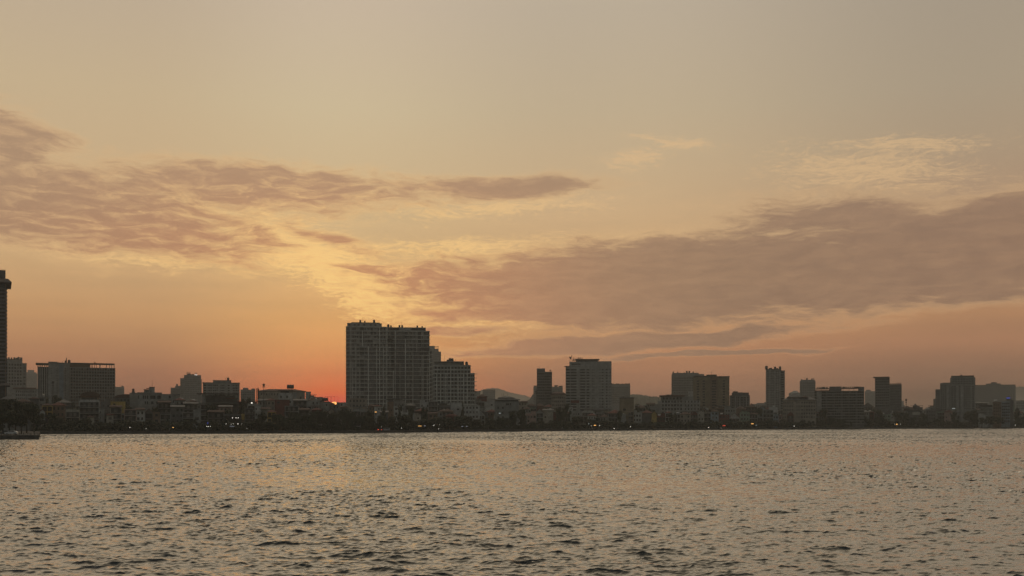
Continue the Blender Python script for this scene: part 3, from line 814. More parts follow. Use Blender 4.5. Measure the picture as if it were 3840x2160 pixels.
b.box("roof_garden", 1453, 1496, 1230, 1238, .8, 1.6, 'dark'); b.box("roof_pergola", 1542, 1594, 1230, 1236, .8, 1.6, 'dark'); b.box("terrace_garden", 1580, 1610, 1303, 1312, -1.4, -1.15, 'dark')
b.box("balcony_shade_block", 1453, 1472, 1271, 1281, -1.2, .05, 'dark')  # dark block filled in for the shade inside a balcony recess
for px, rr in ((1456, 1.0), (1466, .7), (1498, .8), (1508, .8), (1565, .7)): b.tank(px, 1227, rr, True, 'rust')
b.box("stair_head", 1581, 1586, 1220, 1227, 5, 8, 'rust'); b.mast(1506, 1206, 1227, .12); b.finish()
# O the tower behind
b = Bld("rear_tower", "tower", 1630, 1500, "plain hazy tower rising behind the right balcony tower")
b.box("wall", 1600, 1630, 1297, None, 0, 20, 'grey'); b.box("middle_wing", 1630, 1645, 1308, None, 1, 20, 'grey'); b.box("right_wing", 1645, 1654, 1318, None, 2, 20, 'grey')
mb = MB()
for k in range(5): mb.box(b.x(1631 + 3.3 * k) - .2, b.x(1631 + 3.3 * k) + .2, 1.2, 1.6, b.z(1308), b.z(1298))
mb.box(b.x(1630), b.x(1645), 1.2, 1.6, b.z(1298.8), b.z(1297.6)); mb.build("roof_frame", M['rust'], b.o)
b.grid(1632, 1653, 1322, 1440, 3, 9.7, .4, .4, 1); b.finish()
# P stepped terrace block
Yp = 775
b = Bld("terrace_block", "building", 1698, Yp, "stepped white terrace apartment block with open rooftop pavilion")
b.box("wall", 1625, 1765, 1371, None, 0, 20, 'lgrey'); b.box("right_step", 1765, 1780, 1398, None, 1, 19, 'lgrey'); b.box("top_floor", 1632, 1740, 1358, 1371, 1.5, 17, 'tower')
b.box("lower_right_step", 1780, 1786, 1465, None, 2, 18, 'lgrey')
b.box("roof_slab", 1628, 1740, 1355, 1358, -.6, 17, 'grey'); b.box("roof_band", 1740, 1765, 1368.5, 1371.5, -.6, 16, 'grey')
for px in (1718, 1726, 1733, 1738.5): b.box("pavilion_post", px, px + 1, 1358, 1371, -.4, 0.2, 'rust')
b.clutter(1678, 1712, 1355, 5, 14, 1.6); b.clutter(1742, 1762, 1368, 2, 15)
b.slabs(1624, 1767, 1372, 1600, 14.4, -1.2, 'edge', "balcony", .4, back=.1); b.slabs(1765, 1789, 1401, 1600, 28.8, -.6, 'edge', "side_balcony", .4, back=1.2); b.slabs(1765, 1782, 1415, 1600, 28.8, -.4, 'edge', "terrace_balcony", .4, back=1.1)
for px in (1637, 1652, 1672, 1690, 1718, 1738, 1752): b.box("pier", px - 1.3, px + 1.3, 1400 if px != 1690 else 1371, None, -1.35, .1, 'edge')
b.grid(1628, 1765, 1372, 1600, 11, 14.4, .62, .6, 0, skip=.05); b.grid(1766, 1780, 1401, 1600, 2, 14.4, .5, .5, 1)
mb = MB()
for yy in (1413, 1441):
    for k in range(5): mb.box(b.x(1780 + 2 * k) - .05, b.x(1780 + 2 * k) + .05, -.6, -.5, b.z(yy + 8), b.z(yy + 2))
mb.build("railing", M['rust'], b.o)
b.mast(1667, 1330, 1357, .12); b.mast(1700, 1347, 1357, .12); b.finish()
# Q hazy blocks by the mountain
b = Bld("hazy_block", "building", 1834, 1900, "faint flat-topped block in front of the faint mountain")
b.box("wall", 1810, 1857, 1465, None, 0, 30, 'grey')
b.box("roof_plate", 1809.5, 1857.5, 1461, 1462.3, -1, 31, 'rust')
for px in (1811, 1819, 1828, 1838, 1847, 1855): b.box("roof_post", px, px + 1.2, 1462.3, 1465, -.5, .5, 'rust')
b.grid(1812, 1856, 1468, 1520, 9, 7, .5, .5); b.finish()
b = Bld("hazy_block", "building", 1793, 1700, "narrow faint block tucked against the stepped terrace block")
b.box("wall", 1780, 1801, 1467, None, 0, 25, 'grey'); b.box("roof_edge", 1779, 1802, 1466, 1467, -.5, 25, 'dgrey'); b.finish()
# S slim tree-topped tower
b = Bld("slim_tower", "tower", 2041, 950, "slim dark tower with mast and a round rooftop tree")
b.box("wall", 2013, 2044, 1386, None, 0, 18, 'dgrey'); b.box("lower_wing", 2044, 2070, 1394, None, .6, 17, 'dgrey'); b.box("crown_box", 2013, 2044, 1381.5, 1386, .4, 17, 'grey')
b.mast(2022, 1370, 1382, .2); b.slabs(2012.5, 2070.5, 1396, 1520, 10.4, -.5, 'grey', "floor_band", .35, back=.05); b.grid(2014, 2069, 1396, 1500, 8, 10.4, .6, .55)
b.finish()
b = Bld("winged_block", "building", 2055, 1500, "faint twin-capped block behind the slim tree-topped tower")
b.box("wall", 2000, 2110, 1450, None, 0, 22, 'grey')
for x0, x1, yy in ((2001, 2013, 1446), (2078, 2092, 1445), (2095, 2109, 1447)): b.box("roof_cap", x0, x1, yy, yy + 2, -1, 12, 'rust'); b.box("cap_core", x0 + 2, x1 - 2, yy + 2, 1451, 1, 10, 'grey')
b.grid(2002, 2108, 1455, 1520, 18, 8, .5, .5); b.finish()
b = Bld("stepped_block", "building", 1996, 1700, "faint block with sloping stepped left side by the slim tower")
mb = MB(); mb.box(b.x(1978), b.x(2014), 0, 22, 0, b.z(1499)); mb.prism([(b.x(1985), 1), (b.x(2014), 1), (b.x(2014), 20), (b.x(1985), 20)], b.z(1499), b.z(1479), 0, [(b.x(1997), 1), (b.x(2014), 1), (b.x(2014), 20), (b.x(1997), 20)])
mb.build("wall", M['grey'], b.o); b.grid(1999, 2013, 1483, 1520, 3, 8, .5, .5, 1); b.finish()
b = Bld("domed_house", "building", 2095, 800, "brown-domed villa block between the slim tower and the bank office")
b.box("wall", 2068, 2122, 1480, None, 0, 16, 'beige')
mb = MB(); n = 8
for k in range(n):
    a0, a1 = math.pi / 2 * k / n, math.pi / 2 * (k + 1) / n
    w = b.x(2122) - b.x(2068)
    h = b.z(1468) - b.z(1480)
    p = lambda a: [(-w / 2 * math.cos(a) - (1 if a == 0 else 0), 8 - 9 * math.cos(a)), (w / 2 * math.cos(a), 8 - 9 * math.cos(a)), (w / 2 * math.cos(a), 8 + 9 * math.cos(a)), (-w / 2 * math.cos(a), 8 + 9 * math.cos(a))]
    mb.prism(p(a0), b.z(1480) + h * math.sin(a0), b.z(1480) + h * math.sin(a1), 0, p(a1))
mb.build("dome_roof", M['rbrown'], b.o); b.grid(2070, 2120, 1484, 1580, 7, 14, .45, .5); b.finish()
# T the bank office
b = Bld("bank_office", "office building", 2206, 900, "broad pale bank office block with mirrored rooftop letters and flower logo")
b.box("wall", 2121, 2240, 1374, None, 0, 24, 'lgrey'); b.box("upper_wall", 2135, 2243, 1356, 1374, 1.5, 22, 'lgrey'); b.box("right_block", 2240, 2293, 1355, None, -.6, 22, 'lgrey')
b.box("roof_house", 2160, 2243, 1348, 1356, 4, 18, 'dgrey'); b.box("roof_plate", 2158, 2248, 1345.4, 1348, 2, 20, 'rust')
b.box("corner_canopy", 2116, 2135, 1372.6, 1374.4, -1.5, 6, 'rust'); b.box("canopy_post", 2121, 2123, 1374.4, 1380, -.2, 1, 'grey')
for k in range(15):
    y = 1389 + 10.75 * k
    if y > 1545: break
    for px, w in ((2130, 15), (2151, 22), (2185, 19), (2205, 11)): b.win(px, y, w, 5.0, 0, 'g')
    for px in (2222, 2227.5): b.win(px, y, 2.2, 4, 0)
    for px, w in ((2247, 2.2), (2253, 2.2), (2260, 6.5), (2275, 6.5), (2285, 2), (2290, 2)): b.win(px, y, w, 4.4, -.6)
for k in range(2):
    b.win(2160, 1367 + 10 * k, 34, 4, 1.5)
b.slabs(2120.5, 2240, 1390.5, 1540, 10.75, -.35, 'slab', "floor_band", .5, back=.02)
b.box("red_banner", 2141, 2172, 1501, 1511, -.6, -.4, 'red'); b.finish()
# the rooftop letters face the city, so the lake sees them from behind
def text_mesh(s, size, depth, bold=0.0):
    c = bpy.data.curves.new("letters", 'FONT'); c.body = s; c.size = size; c.extrude = depth; c.offset = bold; c.align_x = 'CENTER'
    t = bpy.data.objects.new("letters", c); col.objects.link(t)
    bpy.context.view_layer.update()
    me = bpy.data.meshes.new_from_object(t.evaluated_get(bpy.context.evaluated_depsgraph_get()))
    bpy.data.objects.remove(t); return me
def sign(name, label, cx, Y, txt, wpx, hpx, ybase, mat, back=False, dy=-.3, frame=True, size=None, base=None):
    b = Bld(name, "sign", cx, Y, label)
    me = text_mesh(txt, 1.0, 0.06, 0.012)
    vs = np.array([v.co[:] for v in me.vertices])
    w = vs[:, 0].max() - vs[:, 0].min(); h = vs[:, 1].max() - vs[:, 1].min()
    me.materials.clear(); me.materials.append(M[mat])
    o = bpy.data.objects.new("letters", me); col.objects.link(o); o.parent = b.o
    kx = wpx * b.kx / w; kz = hpx * b.kz / h
    o.rotation_euler = (math.radians(90), 0, math.radians(180) if back else 0)
    o.scale = (kx, kz, 1.5)
    xm = (vs[:, 0].max() + vs[:, 0].min()) / 2 * kx
    o.location = (xm if back else -xm, dy, b.z(ybase) - vs[:, 1].min() * kz)
    b.xm = xm
    if frame:
        mb = MB(); n = max(3, int(wpx / 6))
        for i in range(n + 1):
            x = (-wpx / 2 + wpx * i / n) * b.kx
            mb.box(x - .06, x + .06, dy + .25, dy + .37, b.z(ybase) - 2.0, b.z(ybase) + hpx * b.kz * .5)
        mb.box(-wpx / 2 * b.kx, wpx / 2 * b.kx, dy + .38, dy + .46, b.z(ybase) - .1, b.z(ybase) + .1)
        mb.build("support_frame", M['rust'], b.o)
    return b
b = sign("rooftop_sign", "dark mirrored rooftop letters reading VPBank with flower logo on the bank office", 2166, 903, "VPBank", 40, 13, 1354, 'rust', back=True)
mb = MB()
def fan(mb, pts, y0, y1):
    n = len(mb.v); k = len(pts)
    mb.v += [(x, y0, z) for x, z in pts] + [(x, y1, z) for x, z in pts]
    mb.f += [tuple(n + i for i in range(k)), tuple(n + k + i for i in reversed(range(k)))] + [(n + (i + 1) % k, n + i, n + k + i, n + k + (i + 1) % k) for i in range(k)]; mb.m += [0] * (k + 2)
fan(mb, [(b.x(x), b.z(y)) for x, y in ((2134, 1336.5), (2138, 1338), (2143.6, 1339.3), (2143, 1343), (2141.5, 1347), (2140, 1347.6), (2137, 1345), (2135.5, 1340.5))], -.4, -.1)
fan(mb, [(b.x(x), b.z(y)) for x, y in ((2143.4, 1331.5), (2144.5, 1334.5), (2145, 1337), (2142, 1338), (2142, 1335))], -.4, -.1)
mb.build("logo", M['rust'], b.o)
mb = MB()
for px in (2135, 2138, 2141, 2144): mb.box(b.x(px) - .06, b.x(px) + .06, -.3, -.2, b.z(1357), b.z(1345))
mb.build("logo_stand", M['rust'], b.o)
b = sign("rooftop_sign", "small dark rooftop letters, leftmost sign on the hazy stepped tower", 706.5, 1352, "IKKI", 14, 6.5, 1401, 'rust')
b = sign("lit_sign", "bright white letter N glowing on the roof edge of the hazy stepped tower", 735, 1351, "N", 8, 5, 1408, 'whitel', frame=False)
b.box("emblem", 731, 732.5, 1396.5, 1402, -.3, 0, 'rust'); b.box("emblem_side", 737.2, 738.8, 1396.5, 1402, -.3, 0, 'rust'); b.box("emblem_base", 731, 738.8, 1402, 1403, -.3, 0, 'rust')
# U, V
b = Bld("hazy_slab", "building", 2330, 1600, "broad faint slab with lumpy roof garden right of the bank office")
b.box("wall", 2290, 2363, 1442, None, 0, 25, 'grey')
r = random.Random(4); mb = MB()
for k in range(16): x = 2294 + 4.4 * k; mb.cyl(b.x(x), 3, 1.4 * r.uniform(.6, 1.2), b.z(1442) - .2, b.z(1438 + r.uniform(-1.5, 2)), 7, r2=.6)
mb.build("roof_garden", m_hill, b.o); b.slabs(2289, 2364.5, 1450, 1520, 8, -.6, 'grey', "floor_band", .5, back=.05); b.grid(2292, 2362, 1450, 1520, 12, 8, .55, .5); b.finish()
b = Bld("box_block", "building", 2350, 780, "plain brown windowless box block right of the bank office")
b.box("wall", 2323, 2377, 1494, None, 0, 16, 'tan'); b.box("roof_edge", 2322, 2378, 1490.5, 1494, -.4, 16.4, 'rust'); b.mast(2337, 1485, 1491, .5); b.box("ledge", 2330, 2352, 1507, 1508, -.3, .1, 'brown')
b.win(2342, 1540, 10, 8); b.finish()
# X white arcaded palace
b = Bld("palace", "building", 2542, 860, "large white arcaded palace-like building with overhanging dark roof slab")
b.box("wall", 2466, 2625, 1502, None, 0, 20, 'lgrey'); b.box("top_storey", 2478, 2600, 1487, 1502, 1.5, 18, 'grey'); b.box("roof_slab", 2472, 2568, 1482, 1487, -1.5, 19, 'rbrown')
b.box("roof_lantern", 2500, 2511, 1479, 1482, 5, 9, 'rust'); b.box("left_porch", 2455, 2470, 1515, None, 1, 12, 'lgrey')
b.slabs(2464, 2627, 1512, 1590, 14, -.8, 'slab', "cornice_band", .5, back=.05)
b.grid(2482, 2560, 1487, 1502, 6, 14, .5, .6, 1.5); b.grid(2480, 2560, 1499, 1580, 7, 14, .55, .55); b.grid(2564, 2624, 1499, 1580, 5, 14, .35, .5); b.finish()
# Y the pair of slabs
b = Bld("hotel_slab", "hotel", 2578, 1350, "grey hotel slab with lumpy parapet, left one of a close pair")
b.box("wall", 2518, 2640, 1403, None, 0, 24, 'grey'); b.box("crown", 2521, 2620, 1398, 1403, 1, 22, 'grey'); b.clutter(2522, 2618, 1398.5, 8, 31, 1.0)
b.slabs(2516.5, 2640, 1413, 1540, 9.2, -.6, 'grey', "floor_band", .35, back=.05); b.grid(2520, 2618, 1413, 1540, 16, 9.2, .55, .5); b.box("light_panel", 2580, 2598, 1468, 1490, -.7, -.5, 'lgrey'); b.finish()
b = Bld("hotel_slab", "hotel", 2667, 950, "yellow-brown hotel slab with dark vertical bay, right one of a close pair")
b.box("wall", 2599, 2735, 1413, None, 0, 22, 'tan'); b.box("crown", 2651, 2687, 1407, 1413, 2, 18, 'tan'); b.box("crown_roof", 2649, 2688, 1404.5, 1407, .5, 19, 'rust'); b.box("roof_edge", 2598, 2736, 1411, 1413.6, -.5, 22.5, 'rust')
b.box("left_crown", 2604, 2650, 1408, 1411, 2, 16, 'brown'); b.box("dark_bay", 2664, 2690, 1413.8, None, -1.0, .1, 'brown')
for px in (2606, 2628, 2650, 2700, 2728): b.box("pier", px - 2.5, px + 2.5, 1420, None, -.5, .1, 'tan')
for px in (2617, 2639, 2677, 2714):
    for k in range(13): b.win(px, 1432 + 10 * k, 9 if px != 2677 else 16, 6, -1.0 if px == 2677 else 0)
b.mast(2668, 1390, 1405, .15); b.finish()
b = Bld("round_block", "building", 2777, 950, "mid-height dark block with arched top storeys and cluttered roof")
b.box("wall", 2736, 2812, 1482, None, 0, 20, 'dgrey'); b.box("top_storey", 2744, 2808, 1472, 1482, 2, 17, 'dgrey')
for x0, x1, yy in ((2748, 2767, 1467), (2767, 2785, 1471), (2790, 2806, 1474)): b.box("roof_house", x0, x1, yy, 1476, 4, 12, 'rust')
for px in (2740, 2758, 2774, 2799, 2809): b.box("pier", px - 1.6, px + 1.6, 1486, None, -.7, .1, 'tower')
b.box("arch_head", 2776, 2797, 1484, 1488, -.7, .1, 'tower')
b.box("blue_strip", 2736.5, 2738, 1490, 1535, -.9, -.75, 'blue'); b.grid(2742, 2811, 1486, 1560, 6, 9.5, .6, .55); b.finish()  # the narrow strip is plain blue-grey plaster
# far low blocks
b = Bld("hazy_block", "building", 2845, 1500, "low faint blocks in the gap before the slim grey tower")
b.box("wall", 2817, 2838, 1515, None, 0, 20, 'lgrey'); b.box("taller_part", 2838, 2872, 1511, None, 1, 20, 'lgrey'); b.box("roof_cap", 2866, 2872, 1508, 1511, 2, 12, 'grey'); b.grid(2818, 2871, 1518, 1550, 7, 8, .5, .5); b.finish()
# AA slim grey tower
b = Bld("slim_grey_tower", "tower", 2908, 1000, "slim tall grey tower with open balconies down its right side")
b.box("wall", 2872, 2925, 1386, None, 0, 20, 'tower'); b.box("balcony_bay", 2925, 2943, 1392, None, .8, 18, 'tower'); b.box("roof_edge", 2871, 2930, 1383.6, 1386.4, -.5, 20, 'dgrey'); b.box("bay_roof", 2925, 2944, 1389.5, 1392.4, .2, 18, 'dgrey')
b.slabs(2924, 2945, 1402, 1560, 8.9, -.7, 'slab', "balcony", .35, back=.9); b.slabs(2870.5, 2873.5, 1396, 1540, 8.9, -.5, 'grey', "corner_balcony", .5, back=.1)
b.clutter(2873, 2928, 1384, 7, 41, 1.6); b.tank(2874, 1384, 1.4, True, 'rust')
for x0, x1, n in ((2875, 2884, 1), (2888, 2903, 2), (2908, 2922, 2)): b.grid(x0, x1, 1388, 1545, n, 8.9, .55, .5)
b.grid(2927, 2942, 1393, 1545, 1, 8.9, .8, .6, .8); b.finish()
b = Bld("square_tower", "tower", 3029, 1250, "small square grey tower with rooftop mast left of the striped hotel")
b.box("wall", 2999, 3058, 1428, None, 0, 20, 'tower'); b.box("crown", 3003, 3055, 1424, 1428, 1, 18, 'tower'); b.clutter(3004, 3048, 1424, 5, 43, 1.6); b.box("roof_mast", 3050.5, 3052.5, 1417, 1424, 5, 6, 'rust')
b.grid(3001, 3057, 1432, 1520, 7, 9, .5, .5); b.finish()
b = Bld("villa_block", "building", 2995, 870, "long cream villa block with dark double roof below the small square tower")
b.box("wall", 2935, 3060, 1500, None, 0, 16, 'beige')
MB().hip(b.x(2935), b.x(3060), 0, 16, b.z(1500), b.z(1489), .8, 0, .4).build("roof", M['rgrey'], b.o)
MB().hip(b.x(2955), b.x(3003), 2, 14, b.z(1489), b.z(1478), .8, 0, .3).build("upper_roof", M['rgrey'], b.o)
MB().hip(b.x(3008), b.x(3027), 1, 10, b.z(1490), b.z(1485), .8, 0, .3).build("small_roof", M['rbrown'], b.o)
b.grid(2936, 2975, 1503, 1580, 6, 13.5, .38, .5, c=0); b.grid(2985, 3000, 1503, 1580, 2, 13.5, .38, .5); b.grid(3003, 3058, 1503, 1580, 6, 13.5, .6, .5); b.finish()
b = Bld("hazy_dome_block", "building", 2978, 1800, "faint round-topped block between the slim and the square tower")
mb = MB(); mb.box(b.x(2958), b.x(3002), 0, 20, 0, b.z(1474)); mb.prism([(b.x(2960), 2), (b.x(3000), 2), (b.x(3000), 18), (b.x(2960), 18)], b.z(1474), b.z(1465.5), 0, [(b.x(2976), 6), (b.x(2987), 6), (b.x(2987), 14), (b.x(2976), 14)])
mb.build("wall", M['lgrey'], b.o); b.finish()
# AE striped hotel
b = Bld("striped_hotel", "hotel", 3148, 900, "wide hotel with thin horizontal white floor stripes and open roof frame")
b.box("wall", 3054, 3240, 1466, None, 0, 20, 'dgrey')
b.slabs(3052.5, 3240.5, 1466, 1590, 10.2, -1.0, 'slab', "floor_stripe", .30, back=.05)
b.box("left_core", 3062, 3080, 1466, None, -1.1, .05, 'tower')
for px in (3070, 3157, 3128, 3184, 3212, 3100): b.box("mullion", px - .7, px + .7, 1466, None, -1.25, .1, 'tower' if px != 3157 else 'slab')
b.grid(3081, 3239, 1466, 1590, 20, 10.2, .8, .62, c=.1); b.grid(3055, 3062, 1466, 1590, 1, 10.2, .8, .6)
b.box("roof_house", 3110, 3156, 1449, 1466, 2, 14, 'dgrey'); b.box("right_roof_house", 3219, 3240, 1451.5, 1466, 1, 14, 'dgrey')
b.box("left_canopy", 3058, 3112, 1456, 1458.5, -.8, 10, 'rust'); b.box("left_kerb", 3053, 3112, 1463, 1466.2, -1.3, 8, 'rred'); b.box("right_canopy", 3156, 3220, 1455, 1457.5, -.8, 10, 'rust')
for px in (3059, 3080, 3109, 3161, 3183, 3201, 3218): b.box("canopy_post", px, px + 1.2, 1457, 1466, -.6, 0, 'rust')
for px, w in ((3063, 2), (3067, 3), (3074.5, 5), (3087, 15), (3099, 4), (3104, 3), (3165, 12), (3175, 3.5), (3181, 3.5), (3189, 4), (3197, 4), (3211, 20), (3226, 3)): b.box("roof_unit", px - w / 2, px + w / 2, 1450, 1456, 2, 4, 'rust')
b.finish()
b = Bld("hazy_tower", "tower", 3262, 2300, "pale hazy tower in the gap right of the striped hotel")
b.box("wall", 3243, 3281, 1467, None, 0, 30, 'lgrey'); b.box("penthouse", 3247, 3265, 1461.5, 1467, 4, 20, 'lgrey'); b.slabs(3243, 3281, 1474, 1530, 7, -.5, 'grey', "floor_band", 1, back=.05); b.finish()
# AG dark flat-topped tower
b = Bld("flat_topped_tower", "tower", 3330, 1000, "dark tower with thin overhanging roof plate and lower right wing")
b.box("wall", 3281, 3336, 1414, None, 0, 22, 'dgrey'); b.box("roof_plate", 3274, 3335, 1412.6, 1414.2, -2, 23, 'rust'); b.box("right_wing", 3336, 3381, 1441, None, 1, 20, 'dgrey'); b.box("plate_arm", 3328, 3336.5, 1424, 1428, -.2, 4, 'dgrey')
mb = MB()
for k in range(12): x = 3340 + 3.5 * k; mb.box(b.x(x) - .2, b.x(x) + .2, 1.2, 1.6, b.z(1441), b.z(1437.5 if k < 7 else 1435.5))
mb.box(b.x(3337), b.x(3378), 1.2, 1.5, b.z(1439.3), b.z(1438.5)); mb.build("roof_railing", M['rust'], b.o)
b.slabs(3280.5, 3336.5, 1426, 1540, 10, -.3, 'grey', "floor_band", .3, back=.05); b.slabs(3336, 3382, 1450, 1540, 10, .6, 'grey', "wing_band", .3, back=1.05)
b.grid(3283, 3335, 1416, 1530, 7, 10, .6, .5, c=.05); b.grid(3338, 3380, 1444, 1530, 6, 10, .6, .5, 1, c=.05); b.finish()
b = Bld("hazy_block", "building", 3386, 1900, "narrow faint block peeping right of the dark flat-topped tower")
b.box("wall", 3378, 3389, 1503, None, 0, 20, 'lgrey'); b.box("low_wing", 3389, 3394, 1520, None, 1, 20, 'lgrey'); b.finish()
# AJ stepped grey tower
b = Bld("stepped_grey_tower", "tower", 3580, 1000, "broad grey tower whose left side climbs in terraces to a flat crown")
for n_, x0, x1, yy, d in (("wall", 3563, 3657, 1416, 0), ("upper_terrace", 3525, 3563, 1436, .8), ("middle_terrace", 3507, 3525, 1459, 1.4), ("lower_terrace", 3499, 3507, 1495, 2)): b.box(n_, x0, x1, yy, None, d, 22, 'grey')
b.box("terrace_cap", 3535, 3563, 1434.5, 1436, .6, 18, 'dgrey'); b.box("crown", 3568, 3652, 1411.5, 1416, 1, 20, 'grey'); b.box("crown_roof", 3566.5, 3653, 1409, 1411.5, 0, 21, 'rust'); b.box("lift_house", 3601.5, 3608.5, 1405, 1409, 6, 10, 'rust')
for x0, x1 in ((3551, 3557), (3587, 3595), (3603, 3612)): b.box("pier", x0, x1, 1448, None, -.6, 1, 'lgrey')
for x0, x1, n, yy, d in ((3509, 3524, 2, 1462, 1.4), (3527, 3549, 3, 1442, .8), (3566, 3586, 2, 1446, 0), (3596, 3602, 1, 1446, 0), (3614, 3640, 4, 1446, 0), (3642, 3655, 1, 1446, 0), (3570, 3652, 8, 1418, 0)):
    b.grid(x0, x1, yy, 1540 if yy != 1418 else 1445, n, 8.1, .6, .5, d, c=.05)
b.finish()
b = Bld("wide_slab", "building", 3733, 1800, "far wide slab with raised middle, right of the stepped grey tower")
b.box("wall", 3655, 3808, 1446, None, 0, 25, 'grey'); b.box("raised_middle", 3697, 3752, 1438, 1446, 2, 20, 'grey'); b.box("roof_plate", 3655, 3808, 1443, 1444.3, -.8, 24, 'rust'); b.box("roof_sign", 3716, 3738, 1433, 1438, 3, 4, 'dgrey')
for k in range(16): b.box("roof_post", 3768 + 2.5 * k, 3768.7 + 2.5 * k, 1444.3, 1446, -.6, 0, 'rust')
b.grid(3660, 3805, 1450, 1520, 18, 8, .45, .5, c=.05); b.finish()
b = Bld("far_block", "building", 3832, 1400, "low hazy block at the far right edge")
b.box("wall", 3809, 3880, 1503, None, 0, 20, 'lgrey'); b.box("roof_edge", 3808, 3881, 1501.5, 1503, -.5, 20.5, 'grey'); b.grid(3811, 3878, 1506, 1560, 9, 10, .5, .5); b.finish()
# dark blue tower and red-brown building at right
b = Bld("blue_clad_block", "building", 3776, 960, "dark blue-clad block with small blue lit sign on top, near the right edge")
b.box("wall", 3755, 3788, 1505, None, 0, 18, 'blue'); b.box("side_wall", 3788, 3801, 1500, None, 1, 17, 'dgrey'); b.box("roof_room", 3772, 3796, 1497, 1505, 2, 10, 'dgrey'); b.grid(3757, 3787, 1508, 1590, 4, 11, .7, .6); b.finish()
b = Bld("brown_block", "building", 3740, 950, "brown-red block with a pale rooftop tank left of the dark blue-clad block")
b.box("wall", 3723, 3755, 1507, None, 0, 16, 'brown'); b.box("ledge", 3722, 3756, 1508.5, 1510, -.6, .1, 'brown'); b.grid(3725, 3754, 1512, 1590, 4, 12, .5, .5); b.tank(3733, 1507, .9, False); b.finish()

